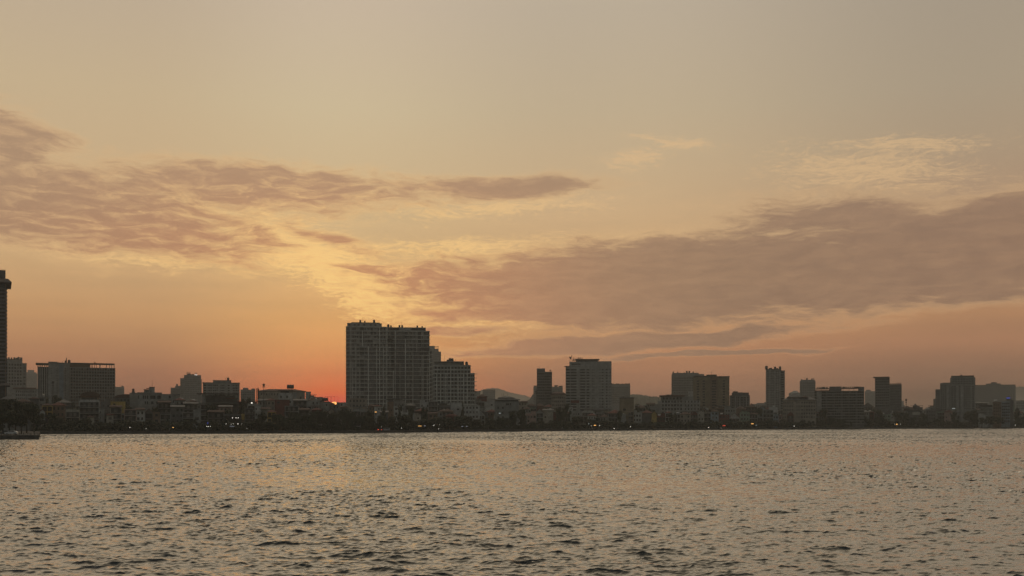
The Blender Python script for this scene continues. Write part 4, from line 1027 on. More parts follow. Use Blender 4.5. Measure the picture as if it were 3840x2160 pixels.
# ================================================================== houses
COLN = dict(white='white', ivory='ivory', grey='grey', lgrey='pale grey', dgrey='dark grey', yellow='ochre', pink='pinkish', brown='brown', green='green', blue='blue-grey', red='dark red', beige='beige')
NUMW = {1: 'one', 2: 'two', 3: 'three', 4: 'four', 5: 'five', 6: 'six', 7: 'seven', 8: 'eight'}
RN = dict(flat='flat roof', hipr='red hip roof', hipb='brown hip roof', hipg='grey hip roof', gable='pointed gable', canopy='roof canopy', stair='rooftop stair room', arch='curved roof', pent='dark lean-to roof')
FM = 3.35
def house(x0, x1, yt, Y, mat='white', roof='flat', style='win', tank=0, depth=13, row=False, seed=None, desc=None):
    cx = (x0 + x1) / 2; Y = shore_d(cx) + 33 + max(0, Y - 545) * .85 if not row else Y; seed = seed if seed is not None else int(x0 * 13 + yt)
    r = random.Random(seed)
    w = (x1 - x0)
    fl = FM * F / Y
    nfl = max(1, int(round((1600 - yt) / fl)))
    look = {'win': '', 'balc': 'balconied ', 'open': 'open-terraced ', 'arch': 'arcaded ', 'blank': 'blank-walled '}[style]
    size = 'narrow ' if w < 28 else ('wide ' if w > 62 else '')
    b = Bld("house", "house", cx, Y, desc=desc or f"{size}{COLN[mat]} {look}house with {RN[roof]}", group="houses packed along the far shore")
    X0, X1 = b.x(x0), b.x(x1)
    zt = b.z(yt)
    rh = 0
    if roof in ('hipr', 'hipb', 'hipg'): rh = min(3.2, (X1 - X0) * .28)
    elif roof == 'gable': rh = min(4.5, (X1 - X0) * .55)
    elif roof == 'canopy': rh = 2.7
    elif roof == 'arch': rh = 2.6
    elif roof == 'pent': rh = 1.2
    elif roof == 'stair': rh = 2.8
    wt = zt - rh
    MB().box(X0, X1, 0, depth, 0, wt).build("wall", M[mat], b.o)
    if roof in ('hipr', 'hipb', 'hipg'):
        MB().hip(X0, X1, 0, depth, wt, zt, .7).build("roof", M[{'hipr': 'rred', 'hipb': 'rbrown', 'hipg': 'rgrey'}[roof]], b.o)
    elif roof == 'gable':
        g = MB(); n = 0
        g.v = [(X0, 0, wt), (X1, 0, wt), ((X0 + X1) / 2, 0, zt - .1), (X0, depth, wt), (X1, depth, wt), ((X0 + X1) / 2, depth, zt - .1)]
        g.f = [(0, 1, 2), (4, 3, 5), (0, 2, 5, 3), (2, 1, 4, 5)]; g.m = [0] * 4
        g.build("gable_wall", M[mat], b.o)
        e = MB(); xm = (X0 + X1) / 2
        for sx, ex in ((X0 - .5, xm), (X1 + .5, xm)):
            for q in range(1):
                k = len(e.v)
                dz = .28
                e.v += [(sx, -.6, wt - .35), (sx, depth, wt - .35), (ex, depth, zt), (ex, -.6, zt), (sx, -.6, wt - .35 + dz), (sx, depth, wt - .35 + dz), (ex, depth, zt + dz), (ex, -.6, zt + dz)]
                e.f += [(k, k + 1, k + 2, k + 3), (k + 4, k + 7, k + 6, k + 5), (k, k + 3, k + 7, k + 4), (k + 1, k + 5, k + 6, k + 2), (k, k + 4, k + 5, k + 1)]; e.m += [0] * 5
        e.build("roof", M['rred' if r.random() < .4 else 'rbrown'], b.o)
    elif roof == 'canopy':
        MB().box(X0 - .5, X1 + .5, -.6, depth * .8, zt - .15, zt).build("canopy", M[r.choice(['rgrey', 'rbrown', 'rust', 'rred', 'rblue'])], b.o)
        p = MB()
        for x in (X0 + .15, (X0 + X1) / 2, X1 - .15): p.box(x - .09, x + .09, -.1, .1, wt, zt - .15)
        p.build("canopy_frame", M['rust'], b.o)
        MB().box(X0 + (X1 - X0) * .15, X1 - (X1 - X0) * .25, 2.5, depth * .7, wt, zt - .6).build("roof_room", M[r.choice([mat, 'dgrey'])], b.o)
        MB().box(X0, X1, -.05, .1, wt, wt + .9).build("parapet", M[mat], b.o)
    elif roof == 'arch':
        a = MB(); n = 8; hw = (X1 - X0) / 2 + .6; xm = (X0 + X1) / 2
        pts = [(xm + hw * math.cos(math.pi * i / n), wt + rh * math.sin(math.pi * i / n)) for i in range(n + 1)]
        k = len(pts)
        a.v = [(x, -.8, z) for x, z in pts] + [(x, depth, z) for x, z in pts]
        a.f = [tuple(range(k)), tuple(reversed(range(k, 2 * k)))] + [(i + 1, i, k + i, k + i + 1) for i in range(k - 1)] + [(0, k - 1, 2 * k - 1, k)]
        a.m = [0] * len(a.f); a.build("roof", M['rbrown'], b.o)
    elif roof == 'pent':
        a = MB(); a.prism([(X0 - .4, -1.2), (X1 + .4, -1.2), (X1 + .4, depth), (X0 - .4, depth)], wt, wt + .2); a.prism([(X0 - .4, -1.2), (X1 + .4, -1.2), (X1 + .4, depth), (X0 - .4, depth)], wt + .2, zt, 0, [(X0 - .2, 2), (X1 + .2, 2), (X1 + .2, depth), (X0 - .2, depth)])
        a.build("roof", M[r.choice(['rgrey', 'rbrown'])], b.o)
    elif roof == 'stair':
        s0 = X0 + (X1 - X0) * r.choice([.0, .45]); MB().box(s0, s0 + (X1 - X0) * .5, .3, 5, wt, zt - .15).build("stair_room", M[mat], b.o)
        MB().box(s0 - .3, s0 + (X1 - X0) * .5 + .3, 0, 5.3, zt - .15, zt).build("stair_roof", M['rust'], b.o)
        MB().box(X0, X1, -.05, .1, wt, wt + .9).build("parapet", M[mat], b.o)
    else:
        MB().box(X0 - .15, X1 + .15, -.2, depth, wt - .25, wt + .05).build("roof_cornice", M['slab' if mat in ('white', 'lgrey', 'ivory') else mat], b.o)
    # storeys
    y = b_y = HY - (wt + b.g - CAMH) / b.kz
    n = max(1, int(round(w * b.kx / 2.7)))
    i = 0
    while y + fl < 1612:
        yb = y + fl
        mg = w * .07
        if style == 'win':
            pw = (w - 2 * mg) / n
            for j in range(n):
                if r.random() < .12: continue
                b.win(x0 + mg + (j + .5) * pw, yb - fl * .24, pw * r.choice([.42, .5, .6]), fl * .48, 0, 'c' if r.random() < .2 else 'g')
        elif style == 'blank':
            if r.random() < .8: b.win(x0 + w * r.choice([.25, .7]), yb - fl * .3, w * .16, fl * .36, 0)
        elif style in ('balc', 'open'):
            wm = X1 - X0
            MB().box(X0 + .4, X1 - .4, -.02 - .04, .05, b.z(yb) + .1, b.z(y) - .5).build("loggia_shade", M['dark'], b.o)  # dark sheet on the wall: shade of the open recess put into colour
            MB().box(X0 - .05, X1 + .05, -1.3, .02, b.z(yb) - .18, b.z(yb) + .04).build("balcony", M['slab' if mat not in ('dgrey', 'brown') else mat], b.o)
            if style == 'balc':
                rl = MB()
                rl.box(X0, X1, -1.28, -1.22, b.z(yb) + .9, b.z(yb) + .98)
                k = 0
                while X0 + k * .5 < X1: rl.box(X0 + k * .5, X0 + k * .5 + .05, -1.27, -1.23, b.z(yb) + .04, b.z(yb) + .9); k += 1
                rl.build("railing", M['rust' if r.random() < .5 else 'slab'], b.o)
            for j in range(1, n): b.win(x0 + w * j / n, yb - fl * .1, w / n * .6, fl * .62, -.06, 'c')
        elif style == 'arch':
            pl = MB()
            for j in range(n + 1):
                x = X0 + (X1 - X0) * j / n; pl.box(x - .18, x + .18, -.9, .05, b.z(yb), b.z(y) - .3)
            pl.box(X0, X1, -.9, .05, b.z(y) - .6, b.z(y) - .3); pl.build("arcade", M[mat], b.o)
            MB().box(X0 + .2, X1 - .2, -.04, .04, b.z(yb), b.z(y) - .6).build("loggia_shade", M['dark'], b.o)  # flat dark sheet carries the shade inside the arcade as colour
        y = yb; i += 1
    if style == 'blank': pass
    elif mat in ('white', 'ivory', 'lgrey') and style == 'win' and r.random() < .6:
        b.slabs(x0 - .3, x1 + .3, b_y + fl, 1600, fl, -.25, 'slab', "ledge", .2, back=.02)
    if tank: b.tank(cx + w * .2 * (1 if tank > 0 else -1), HY - (wt + b.g - CAMH) / b.kz, .65, r.random() < .4, 'metal')
    b.finish(); return b
H = house
# ---- left: behind the quay trees to the unfinished frame
H(5, 60, 1483, 500, 'grey', 'hipg'); H(60, 112, 1494, 510, 'dgrey', 'hipb'); H(112, 146, 1487, 560, 'dgrey', 'hipb'); H(143, 171, 1488, 590, 'grey', 'flat', 'win', 1)
H(158, 196, 1511, 560, 'yellow', 'hipb', 'arch'); H(192, 246, 1507, 575, 'brown', 'hipr'); H(150, 169, 1535, 545, 'white', 'gable'); H(214, 266, 1497, 640, 'dgrey', 'hipg')
H(246, 299, 1524, 550, 'ivory', 'canopy', 'open'); H(297, 373, 1487, 560, 'white', 'canopy', 'balc'); H(305, 372, 1469, 640, 'brown', 'arch'); H(372, 392, 1534, 562, 'lgrey', 'flat', 'blank')
H(378, 416, 1494, 600, 'dgrey', 'stair'); H(415, 470, 1506, 600, 'yellow', 'flat', 'blank'); H(413, 456, 1519, 556, 'ivory', 'pent', 'balc'); H(466, 512, 1535, 553, 'pink', 'flat', 'balc'); H(509, 543, 1529, 556, 'white', 'pent', 'win')
H(545, 572, 1533, 560, 'dgrey', 'gable', 'arch'); H(430, 520, 1478, 690, 'dgrey', 'arch', desc="wide dark house under a low curved roof"); H(592, 640, 1502, 580, 'dgrey', 'pent', 'balc'); H(462, 516, 1473, 720, 'grey', 'stair')
H(574, 600, 1545, 556, 'brown', 'flat'); H(600, 640, 1552, 560, 'grey', 'flat', 'open'); H(540, 592, 1510, 640, 'brown', 'hipr')
# the villa with the stair tower
b = Bld("villa", "house", 561, 610, "large pale villa with small rooftop stair tower and windows, against the sky")
b.box("wall", 515, 607, 1472, None, 0, 15, 'lgrey'); b.box("roof_parapet", 514, 607.5, 1471.5, 1480, -.3, 15.2, 'grey'); b.box("stair_block", 540, 567, 1461, 1472, 2, 9, 'lgrey'); b.box("stair_tower", 560, 580, 1451.5, 1472, 1.8, 9.5, 'lgrey'); b.box("tower_roof", 559, 581, 1450.5, 1452, 1.5, 10, 'rust')
b.box("stair_roof", 538.5, 560, 1459.8, 1461.3, 1.4, 9, 'rust'); b.box("roof_shade", 549, 562, 1454.5, 1457, 3, 6, 'rust')
for px in (548.5, 555): b.win(px, 1469, 3.2, 4, 2)
b.win(566, 1469, 3.5, 4.2, 1.8); b.mast(571, 1422, 1451, .12)
for px, w in ((520, 4), (538, 5), (545, 5), (553, 5), (573, 20), (596, 13)): b.win(px, 1496, w, 13)
for px, w in ((545, 5), (553, 5), (571, 9), (590, 8)): b.win(px, 1516, w, 11)
b.slabs(515, 607, 1499, 1600, 21, -.3, 'slab', "ledge", .25, back=.02); b.finish()
b = Bld("tank_house", "house", 499, 640, "small rooftop lookout with stacked dark tank, left of the villa stair tower")
b.box("wall", 486, 514, 1477, None, 0, 10, 'grey'); b.box("lookout", 494, 506, 1467, 1477, 2, 6, 'dgrey'); b.tank(500, 1467, .7, True, 'rust'); b.mast(494.5, 1459, 1470, .12); b.finish()
# ---- 640 .. 900
H(607, 648, 1478, 600, 'lgrey', 'flat', 'win'); H(640, 672, 1479, 620, 'lgrey', 'canopy', 'win'); H(656, 692, 1491, 600, 'grey', 'hipr', 'win', 1); H(688, 742, 1507, 590, 'dgrey', 'pent', 'balc'); H(640, 692, 1519, 570, 'dgrey', 'pent', 'win')
H(725, 752, 1537, 562, 'lgrey', 'flat', 'win'); H(684, 727, 1546, 560, 'grey', 'flat', 'balc'); H(703, 735, 1498, 640, 'brown', 'hipb', 'win', 1); H(752, 800, 1515, 590, 'grey', 'flat', 'balc'); H(820, 872, 1519, 590, 'pink', 'pent', 'win'); H(845, 903, 1493, 640, 'red', 'hipr')
H(780, 840, 1538, 565, 'dgrey', 'pent', 'open')
b = Bld("framed_building", "building", 816, 640, "dark half-open concrete building with black flat roof below the wide grey block")
b.box("wall", 757, 771, 1476, None, 0, 12, 'grey'); b.box("rear_wall", 771, 892, 1482, None, 6, 14, 'dgrey'); b.box("roof_slab", 738, 896, 1474.5, 1477.5, -1.2, 14, 'rust')
for px in (743, 749, 788, 888, 893): b.box("column", px, px + 1.8, 1477.5, None, -.6, 0, 'dgrey')
b.box("middle_slab", 743, 895, 1510, 1512, -1, 12, 'grey'); b.box("red_shade", 846, 880, 1492, 1495, -1.4, 4, 'rred'); b.box("curtain_panel", 884, 892, 1479, 1491, 1, 1.2, 'lgrey'); b.finish()
b = Bld("restaurant", "restaurant", 878, 556, "dark lakeside restaurant with rows of small white lamps and ochre side wall")
b.box("wall", 840, 905, 1553, None, 3, 14, 'dgrey'); b.box("ochre_wall", 905, 917, 1552, 1574, 0, 12, 'yellow'); b.box("lower_wall", 905, 917, 1574, None, 1, 12, 'brown'); b.box("terrace_roof", 838, 908, 1559, 1561, -1.5, 8, 'rust'); b.box("upper_deck", 838, 908, 1572, 1574, -1.5, 3, 'rust'); b.box("lower_deck", 838, 912, 1586, 1587.5, -2, 3, 'rust')
for px in (840, 857, 874, 891, 905): b.box("post", px - .6, px + .6, 1561, None, -1.4, -1.1, 'rust')
for px, py, rr in ((871.5, 1567, 1), (885, 1567, 1), (893, 1567, 1), (848, 1589.6, .6), (860, 1589.6, .7), (867, 1589.6, 1), (874.7, 1589.8, 1), (892, 1589.6, 1), (907, 1589.6, 1)):
    rad = .11 * rr + .04
    MB().cyl(b.x(px), -1.6, rad, b.z(py) - rad, b.z(py) + rad, 8).build("lamp", M['lamp'], b.o)
b.finish()
sign("lit_sign", "small bluish-white lit sign reading A SEEOview under the restaurant lamps", 869, 554, "A SEEOview", 20, 4, 1600.5, 'wdim', frame=False, dy=-3)
# ---- 900 .. 1296
H(895, 930, 1500, 650, 'brown', 'hipb', 'balc'); H(918, 950, 1531, 580, 'dgrey', 'flat', 'balc'); H(928, 975, 1503, 600, 'lgrey', 'canopy', 'balc'); H(955, 978, 1523, 590, 'white', 'flat', 'blank'); H(968, 1010, 1496, 640, 'grey', 'pent', 'win')
H(1000, 1032, 1493, 630, 'beige', 'hipr', 'win'); H(1044, 1098, 1464, 660, 'white', 'canopy', 'win'); H(1031, 1086, 1499, 610, 'red', 'flat', 'blank'); H(1068, 1120, 1522, 575, 'grey', 'flat', 'balc'); H(1004, 1034, 1537, 572, 'yellow', 'hipr', 'arch')
H(974, 1012, 1527, 590, 'lgrey', 'pent', 'win'); H(1100, 1150, 1496, 640, 'dgrey', 'pent', 'balc'); H(1146, 1166, 1469, 780, 'white', 'flat', 'blank'); H(1162, 1184, 1480, 770, 'white', 'canopy', 'blank'); H(1146, 1212, 1486, 700, 'dgrey', 'hipb', 'win'); H(1150, 1200, 1502, 660, 'lgrey', 'flat', 'win', 1)
H(1188, 1210, 1489, 720, 'lgrey', 'flat', 'blank'); H(1198, 1236, 1509, 640, 'grey', 'flat', 'blank'); H(1214, 1252, 1504, 680, 'brown', 'hipr', 'win'); H(1170, 1205, 1528, 600, 'red', 'hipr'); H(1262, 1300, 1509, 760, 'lgrey', 'flat', 'win'); H(1205, 1230, 1534, 590, 'ivory', 'gable'); H(1228, 1258, 1532, 595, 'beige', 'gable', 'win'); H(1180, 1204, 1536, 588, 'dgrey', 'gable')
H(1120, 1160, 1530, 590, 'dgrey', 'pent', 'balc'); H(1234, 1274, 1517, 640, 'dgrey', 'flat', 'win'); H(1275, 1305, 1522, 660, 'grey', 'pent', 'win')
b = Bld("roof_tank_house", "house", 1219, 700, "dark humped water tank on a red roof, right at the sun's left")
b.box("wall", 1209, 1229, 1506, None, 0, 8, 'brown'); b.tank(1219, 1506, 1.3, False, 'rust'); b.mast(1213, 1497, 1506, .5); b.finish()
# ---- 1296 .. 1790
H(1303, 1376, 1494, 650, 'beige', 'flat', 'win', desc="wide beige house with long row of small top windows"); H(1325, 1370, 1524, 600, 'lgrey', 'canopy', 'open'); H(1350, 1384, 1543, 590, 'grey', 'flat', 'open'); H(1403, 1428, 1517, 620, 'white', 'hipr', 'blank'); H(1380, 1410, 1515, 640, 'brown', 'hipb', 'win')
H(1452, 1476, 1497, 640, 'brown', 'canopy', 'blank'); H(1474, 1520, 1494, 650, 'grey', 'canopy', 'win'); H(1476, 1510, 1523, 600, 'white', 'flat', 'win'); H(1504, 1554, 1536, 590, 'white', 'stair', 'win'); H(1425, 1455, 1540, 595, 'dgrey', 'pent', 'win'); H(1518, 1560, 1510, 650, 'dgrey', 'hipg', 'win')
H(1558, 1602, 1530, 610, 'dgrey', 'hipr', 'balc'); H(1575, 1612, 1498, 640, 'white', 'stair', 'win'); H(1606, 1642, 1505, 630, 'lgrey', 'flat', 'balc'); H(1638, 1690, 1510, 625, 'dgrey', 'canopy', 'balc'); H(1660, 1700, 1532, 600, 'brown', 'hipb', 'balc'); H(1684, 1732, 1509, 640, 'white', 'flat', 'blank'); H(1728, 1800, 1520, 620, 'white', 'flat', 'win'); H(1730, 1768, 1503, 680, 'white', 'canopy', 'win')
H(1776, 1816, 1527, 625, 'lgrey', 'stair', 'open'); H(1700, 1745, 1489, 720, 'grey', 'pent', 'win'); H(1768, 1818, 1495, 700, 'lgrey', 'canopy', 'open'); H(1788, 1826, 1477, 730, 'red', 'hipb', 'blank', 1); H(1816, 1856, 1497, 690, 'white', 'stair', 'blank'); H(1824, 1864, 1534, 630, 'brown', 'hipr', 'win')
H(1800, 1830, 1545, 615, 'dgrey', 'flat', 'win'); H(1605, 1640, 1545, 600, 'brown', 'pent', 'win')
# ---- 1850 .. 2300
b = Bld("pagoda_house", "house", 1900, 700, "pagoda-like house with two-tier hip roof and roof finials against the sky")
b.box("wall", 1855, 1946, 1506, None, 0, 18, 'grey'); b.box("upper_wall", 1868, 1930, 1491, 1498, 3, 14, 'grey'); b.box("terrace", 1857, 1944, 1498, 1506, 1.5, 16, 'dgrey')
MB().hip(b.x(1855), b.x(1945), 1, 17, b.z(1499), b.z(1492), 1.2, 0, .55).build("lower_roof", M['rgrey'], b.o); MB().hip(b.x(1870), b.x(1924), 3, 14, b.z(1491.5), b.z(1483), .6, 0, .1).build("upper_roof", M['rgrey'], b.o)
for px in (1882, 1889, 1904): b.mast(px, 1475, 1484, .18, "finial")
b.win(1903, 1520, 13, 9); b.win(1914, 1520, 3.5, 9); b.grid(1860, 1894, 1520, 1600, 2, 18, .4, .5); b.finish()
H(1853, 1894, 1547, 610, 'white', 'canopy', 'arch'); H(1942, 1978, 1503, 760, 'beige', 'pent', 'win'); H(1925, 1960, 1535, 640, 'grey', 'hipr', 'win'); H(1960, 1992, 1525, 680, 'lgrey', 'hipb', 'win'); H(1988, 2012, 1530, 650, 'green', 'flat', 'balc'); H(2010, 2028, 1537, 648, 'lgrey', 'gable', 'win'); H(2026, 2058, 1526, 655, 'beige', 'gable', 'win')
H(2062, 2080, 1535, 650, 'white', 'gable', 'arch'); H(2084, 2106, 1553, 645, 'blue', 'gable', 'win'); H(2074, 2122, 1525, 690, 'green', 'pent', 'win'); H(2095, 2130, 1514, 740, 'grey', 'canopy', 'win'); H(2130, 2148, 1526, 700, 'white', 'flat', 'blank'); H(2146, 2176, 1533, 690, 'lgrey', 'stair', 'win'); H(2150, 2188, 1560, 655, 'ivory', 'flat', 'balc')
H(2182, 2226, 1534, 670, 'white', 'canopy', 'balc'); H(2100, 2140, 1507, 790, 'dgrey', 'hipb', 'win', 1); H(2175, 2215, 1519, 740, 'brown', 'hipr', 'win'); H(2210, 2250, 1514, 760, 'grey', 'canopy', 'win', 1); H(1975, 2010, 1512, 760, 'dgrey', 'hipb', 'win'); H(2005, 2040, 1512, 780, 'red', 'hipb', 'win', 1); H(2040, 2075, 1516, 770, 'dgrey', 'hipr', 'win', -1); H(2226, 2262, 1534, 700, 'grey', 'pent', 'win')
# ---- 2250 .. 3840: the same kinds, farther off
r = random.Random(77)
def rowfill(xa, xb, ylo, yhi, dofs, wlo, whi, seed, gap=0.0, avoid=()):
    r = random.Random(seed); x = xa
    while x < xb:
        w = r.uniform(wlo, whi); cx = x + w / 2
        if r.random() > gap and not any(a < cx < c for a, c in avoid):
            Y = shore_d(cx) + dofs + r.uniform(-12, 12)
            H(x, x + w, r.uniform(ylo, yhi), Y, r.choices(['white', 'lgrey', 'ivory', 'grey', 'beige', 'pink', 'green', 'brown', 'dgrey', 'red', 'yellow', 'blue'], [5, 5, 3, 4, 3, 2, 1.5, 3, 2, 1.5, 1, 1])[0],
              r.choices(['flat', 'stair', 'canopy', 'hipr', 'hipb', 'hipg', 'gable', 'pent'], [2, 3, 4, 4, 3, 1, 2, 2])[0], r.choices(['win', 'balc', 'open', 'blank', 'arch'], [6, 3, 1.5, 1.5, 1])[0],
              r.choice([0, 0, 1, -1]), row=True, seed=int(r.random() * 1e6))
        x += w * r.uniform(.85, 1.0)
rowfill(2250, 3860, 1534, 1556, 45, 20, 42, 101)
rowfill(2262, 3860, 1516, 1540, 120, 22, 46, 102, .12, avoid=((2318, 2382), (2470, 2560)))
rowfill(2380, 3860, 1508, 1524, 200, 24, 48, 103, .42, avoid=((2455, 2632), (2930, 3062), (3520, 3600)))
# back fill on the left, between the named houses
rowfill(640, 1290, 1512, 1536, 110, 26, 46, 104, .35); rowfill(1300, 2240, 1532, 1552, 85, 24, 44, 105, .35)
rowfill(150, 640, 1548, 1566, 45, 22, 36, 106, .3)
b = Bld("white_house", "house", 2912, 880, "bright white blocky house below the slim grey tower, two small round windows")
b.box("wall", 2890, 2918, 1536, None, 0, 12, 'white'); b.box("upper_wall", 2883, 2916, 1526, 1536, 1, 11, 'white'); b.box("left_wall", 2868, 2890, 1537, 1556, 1, 10, 'lgrey'); b.box("stair_room", 2898, 2907, 1520, 1526, 3, 8, 'white'); b.box("shade", 2908, 2920, 1524, 1526, 2, 8, 'rust'); b.win(2901.5, 1555, 2.6, 4); b.win(2908.5, 1555, 2.6, 4); b.win(2899, 1545, 2.5, 6); b.grid(2919, 2926, 1545, 1590, 1, 11, .6, .5); b.finish()
b = Bld("pale_wall_house", "house", 3685, 890, "blank pale-walled house standing out above the trees below the far wide slab")
b.box("wall", 3669, 3692, 1550, None, 0, 10, 'white'); b.box("low_wing", 3692, 3704, 1558, None, 1, 9, 'white'); b.box("roof", 3668, 3694, 1548.5, 1550, -.4, 10.4, 'rust'); b.finish()
b = Bld("deck_building", "building", 3699, 930, "grey building with dark flat canopy and open decks below the far wide slab")
b.box("wall", 3676, 3722, 1530, None, 2, 14, 'grey'); b.box("canopy", 3673, 3722, 1518, 1526, -1, 14, 'dark'); b.box("deck_slab", 3674, 3722, 1528, 1531.5, -1, 2, 'lgrey'); b.box("lower_slab", 3674, 3722, 1541, 1544, -1, 2, 'lgrey'); b.box("core", 3700, 3722, 1526, None, 0, 2, 'grey'); b.finish()
b = Bld("onion_pavilion", "pavilion", 3430, 960, "dark pavilion with pointed roof standing against the sky beside the thin mast")
b.box("wall", 3405, 3444, 1536, None, 0, 12, 'dgrey'); b.box("roof_slab", 3400, 3452, 1537, 1541, -1, 12, 'rust')
mb = MB(); x = b.x(3432)
mb.cyl(x, 5, 1.9, b.z(1537), b.z(1522), 10, r2=2.2); mb.cyl(x, 5, 2.3, b.z(1522), b.z(1513), 10, r2=.15); mb.build("pointed_roof", M['rust'], b.o)
MB().hip(b.x(3409), b.x(3428), 2, 9, b.z(1536), b.z(1526), .4).build("side_roof", M['rbrown'], b.o); b.box("sign_board", 3421, 3451, 1545, 1556, -1.2, -1, 'ivory'); b.finish()
b = Bld("steel_frame_house", "building", 3490, 980, "building with thin white rooftop frame left of the stepped grey tower")
b.box("wall", 3472, 3510, 1535, None, 0, 14, 'dgrey'); mb = MB()
for px in (3472, 3484, 3497): mb.box(b.x(px) - .12, b.x(px) + .12, 0, .3, b.z(1535), b.z(1527))
mb.box(b.x(3471), b.x(3498), 0, .3, b.z(1528), b.z(1526.8)); mb.build("roof_frame", M['slab'], b.o); b.grid(3474, 3508, 1538, 1590, 4, 12, .5, .5); b.finish()

# ================================================================== masts, gantry, small structures
def mast_thing(name, label, cx, Y, yt, yb, heads, w=.35):
    b = Bld(name, "mast", cx, Y, label)
    b.g_ = 0
    mb = MB(); zb, zt = 0, b.z(yt)
    mb.cyl(0, 0, w * .7, zb, zt, 8, r2=w * .35); mb.build("pole", M['rust'], b.o)
    for y0, y1, wp, n in heads:
        h = MB()
        for k in range(n):
            a = 2 * math.pi * k / n + .3; rr = wp / 2 * b.kx
            h.box(rr * math.cos(a) - .16, rr * math.cos(a) + .16, rr * math.sin(a) - .16, rr * math.sin(a) + .16, b.z(y1), b.z(y0))
        h.cyl(0, 0, wp / 2 * b.kx, b.z(y1) - .1, b.z(y1) + .05, 8); h.build("antenna_ring", M['rust'], b.o)
    return b
mast_thing("telecom_mast", "thin telecom mast with two antenna rings, left end of the long hip-roofed block", 989, 620, 1438, 1600, [(1439, 1447, 7, 6), (1449, 1452, 8, 5)])
mast_thing("telecom_mast", "dark antenna mast standing in front of the white-piered hotel", 199, 640, 1429, 1600, [(1430, 1438, 7, 6), (1443, 1446, 6, 4), (1450, 1452, 4, 3)], .5)
mast_thing("pole_mast", "lone thin mast with thick top against the sky, right of the flat-topped tower", 3398, 960, 1495, 1600, [(1496, 1504, 6, 6), (1507, 1510, 4, 4), (1514, 1516, 3, 3)], .4)
mast_thing("telecom_mast", "dark mast crossing the foot of the slim tree-topped tower", 2011, 780, 1463, 1600, [(1464, 1472, 5, 6), (1473, 1477, 4, 4)], .6)
b = Bld("chimney_pair", "chimney", 966, 660, "pair of dark chimney pipes beside the telecom mast")
for px, yt in ((963, 1456), (967.5, 1454), (970.5, 1458)): MB().cyl(b.x(px), 0, .28, 0, b.z(yt), 8).build("chimney_pipe", M['rust'], b.o)
b = Bld("net_gantry", "gantry", 1242, 720, "thin rectangular steel gantry standing across the setting sun")
mb = MB()
for px in (1217, 1228, 1230.5, 1240, 1243, 1254, 1267.5): mb.box(b.x(px) - .07, b.x(px) + .07, 0, .15, 0, b.z(1487))
mb.box(b.x(1217), b.x(1267.5), 0, .15, b.z(1487.4), b.z(1486.8)); mb.build("frame", M['rust'], b.o)
# strips and panels of light on buildings: each a lamp, sign or window of its own
def light_strip(name, cat, label, cx, py, wpx, hpx, Y, mat, post=True):
    if py > 1580: Y = shore_d(cx) + 11.5
    b = Bld(name, cat, cx, Y, label)
    MB().box(-wpx / 2 * b.kx, wpx / 2 * b.kx, -.12, .0, b.z(py + hpx / 2), b.z(py - hpx / 2)).build("lit_panel", M[mat], b.o)
    MB().box(-wpx / 2 * b.kx - .08, wpx / 2 * b.kx + .08, .003, .12, b.z(py + hpx / 2) - .08, b.z(py - hpx / 2) + .08).build("housing", M['rust'], b.o)
    if post:
        MB().box(-.08, .08, .125, .3, 0, b.z(py)).build("post", M['rust'], b.o)
    return b
LS = [("wall_lamp", "lamp", "bright white tube lamp on a terrace beside the telecom mast", 944, 1511, 5.5, 2.4, 597, 'lamp'),
      ("shop_sign", "sign", "glowing orange shop sign low on the shore below the stepped lit-letter tower", 649, 1603, 5, 2.4, 545, 'gold'),
      ("shop_sign", "sign", "bright golden leaf-shaped sign low between trees below the left balcony tower", 1409, 1545, 7, 2.6, 605, 'gold'),
      ("shop_sign", "sign", "long dim gold sign strip on the shore below the right balcony tower's left half", 1574, 1597.5, 13, 1.8, 600, 'gold'),
      ("shop_sign", "sign", "short white lit strip right of the long dim gold strip", 1593, 1597, 7, 1.8, 601, 'wdim'),
      ("shop_sign", "sign", "gold lit strip beside a white lamp below the stepped terrace block", 1637, 1593, 9, 1.8, 612, 'gold'),
      ("shop_sign", "sign", "left one of two white light strips below the stepped terrace block", 1734, 1599, 7, 1.8, 640, 'wdim'),
      ("shop_sign", "sign", "right one of two white light strips below the stepped terrace block", 1750, 1599, 6, 1.8, 640, 'wdim'),
      ("shop_sign", "sign", "brightest golden sign on the shore below the bank office", 2231, 1595, 8, 3, 712, 'gold'),
      ("shop_sign", "sign", "thin upright pale light below the bank office", 2208, 1589, 1.6, 5, 712, 'tube'),
      ("shop_sign", "sign", "red lit sign on the shore below the yellow-brown hotel slab", 2715, 1596, 11, 3, 800, 'redl'),
      ("shop_sign", "sign", "amber sign on the shore below the low faint blocks", 2821, 1589, 10, 3, 820, 'gold'),
      ("shop_sign", "sign", "small pale strip right of the amber sign", 2836.5, 1594.5, 6, 1.4, 820, 'tube'),
      ("shop_sign", "sign", "orange light, left one of two bright ones below the flat-topped tower", 3363, 1591, 6, 3, 925, 'gold'),
      ("rooftop_sign", "sign", "small blue lit sign on top of the dark blue-clad block", 3781, 1492.5, 14, 4, 955, 'bluel'),
      ("shop_sign", "sign", "tiny blue upright neon right of the villa row below the lit-letter tower", 779, 1587, 3, 6, 552, 'bluel'),
      ("roof_light", "lamp", "short bright white roof strip below the stepped grey tower", 3576, 1532, 12, 2.2, 950, 'tube'),
      ("lit_window", "lamp", "pale blue-lit window on the arcaded house below the faint mountain", 1874, 1549.5, 7, 2.4, 607, 'tube')]  # bluish window set in as a plain glowing panel
for n_, c_, l_, cx, py, w_, h_, Y_, m_ in LS: light_strip(n_, c_, l_, cx, py, w_, h_, Y_, m_)
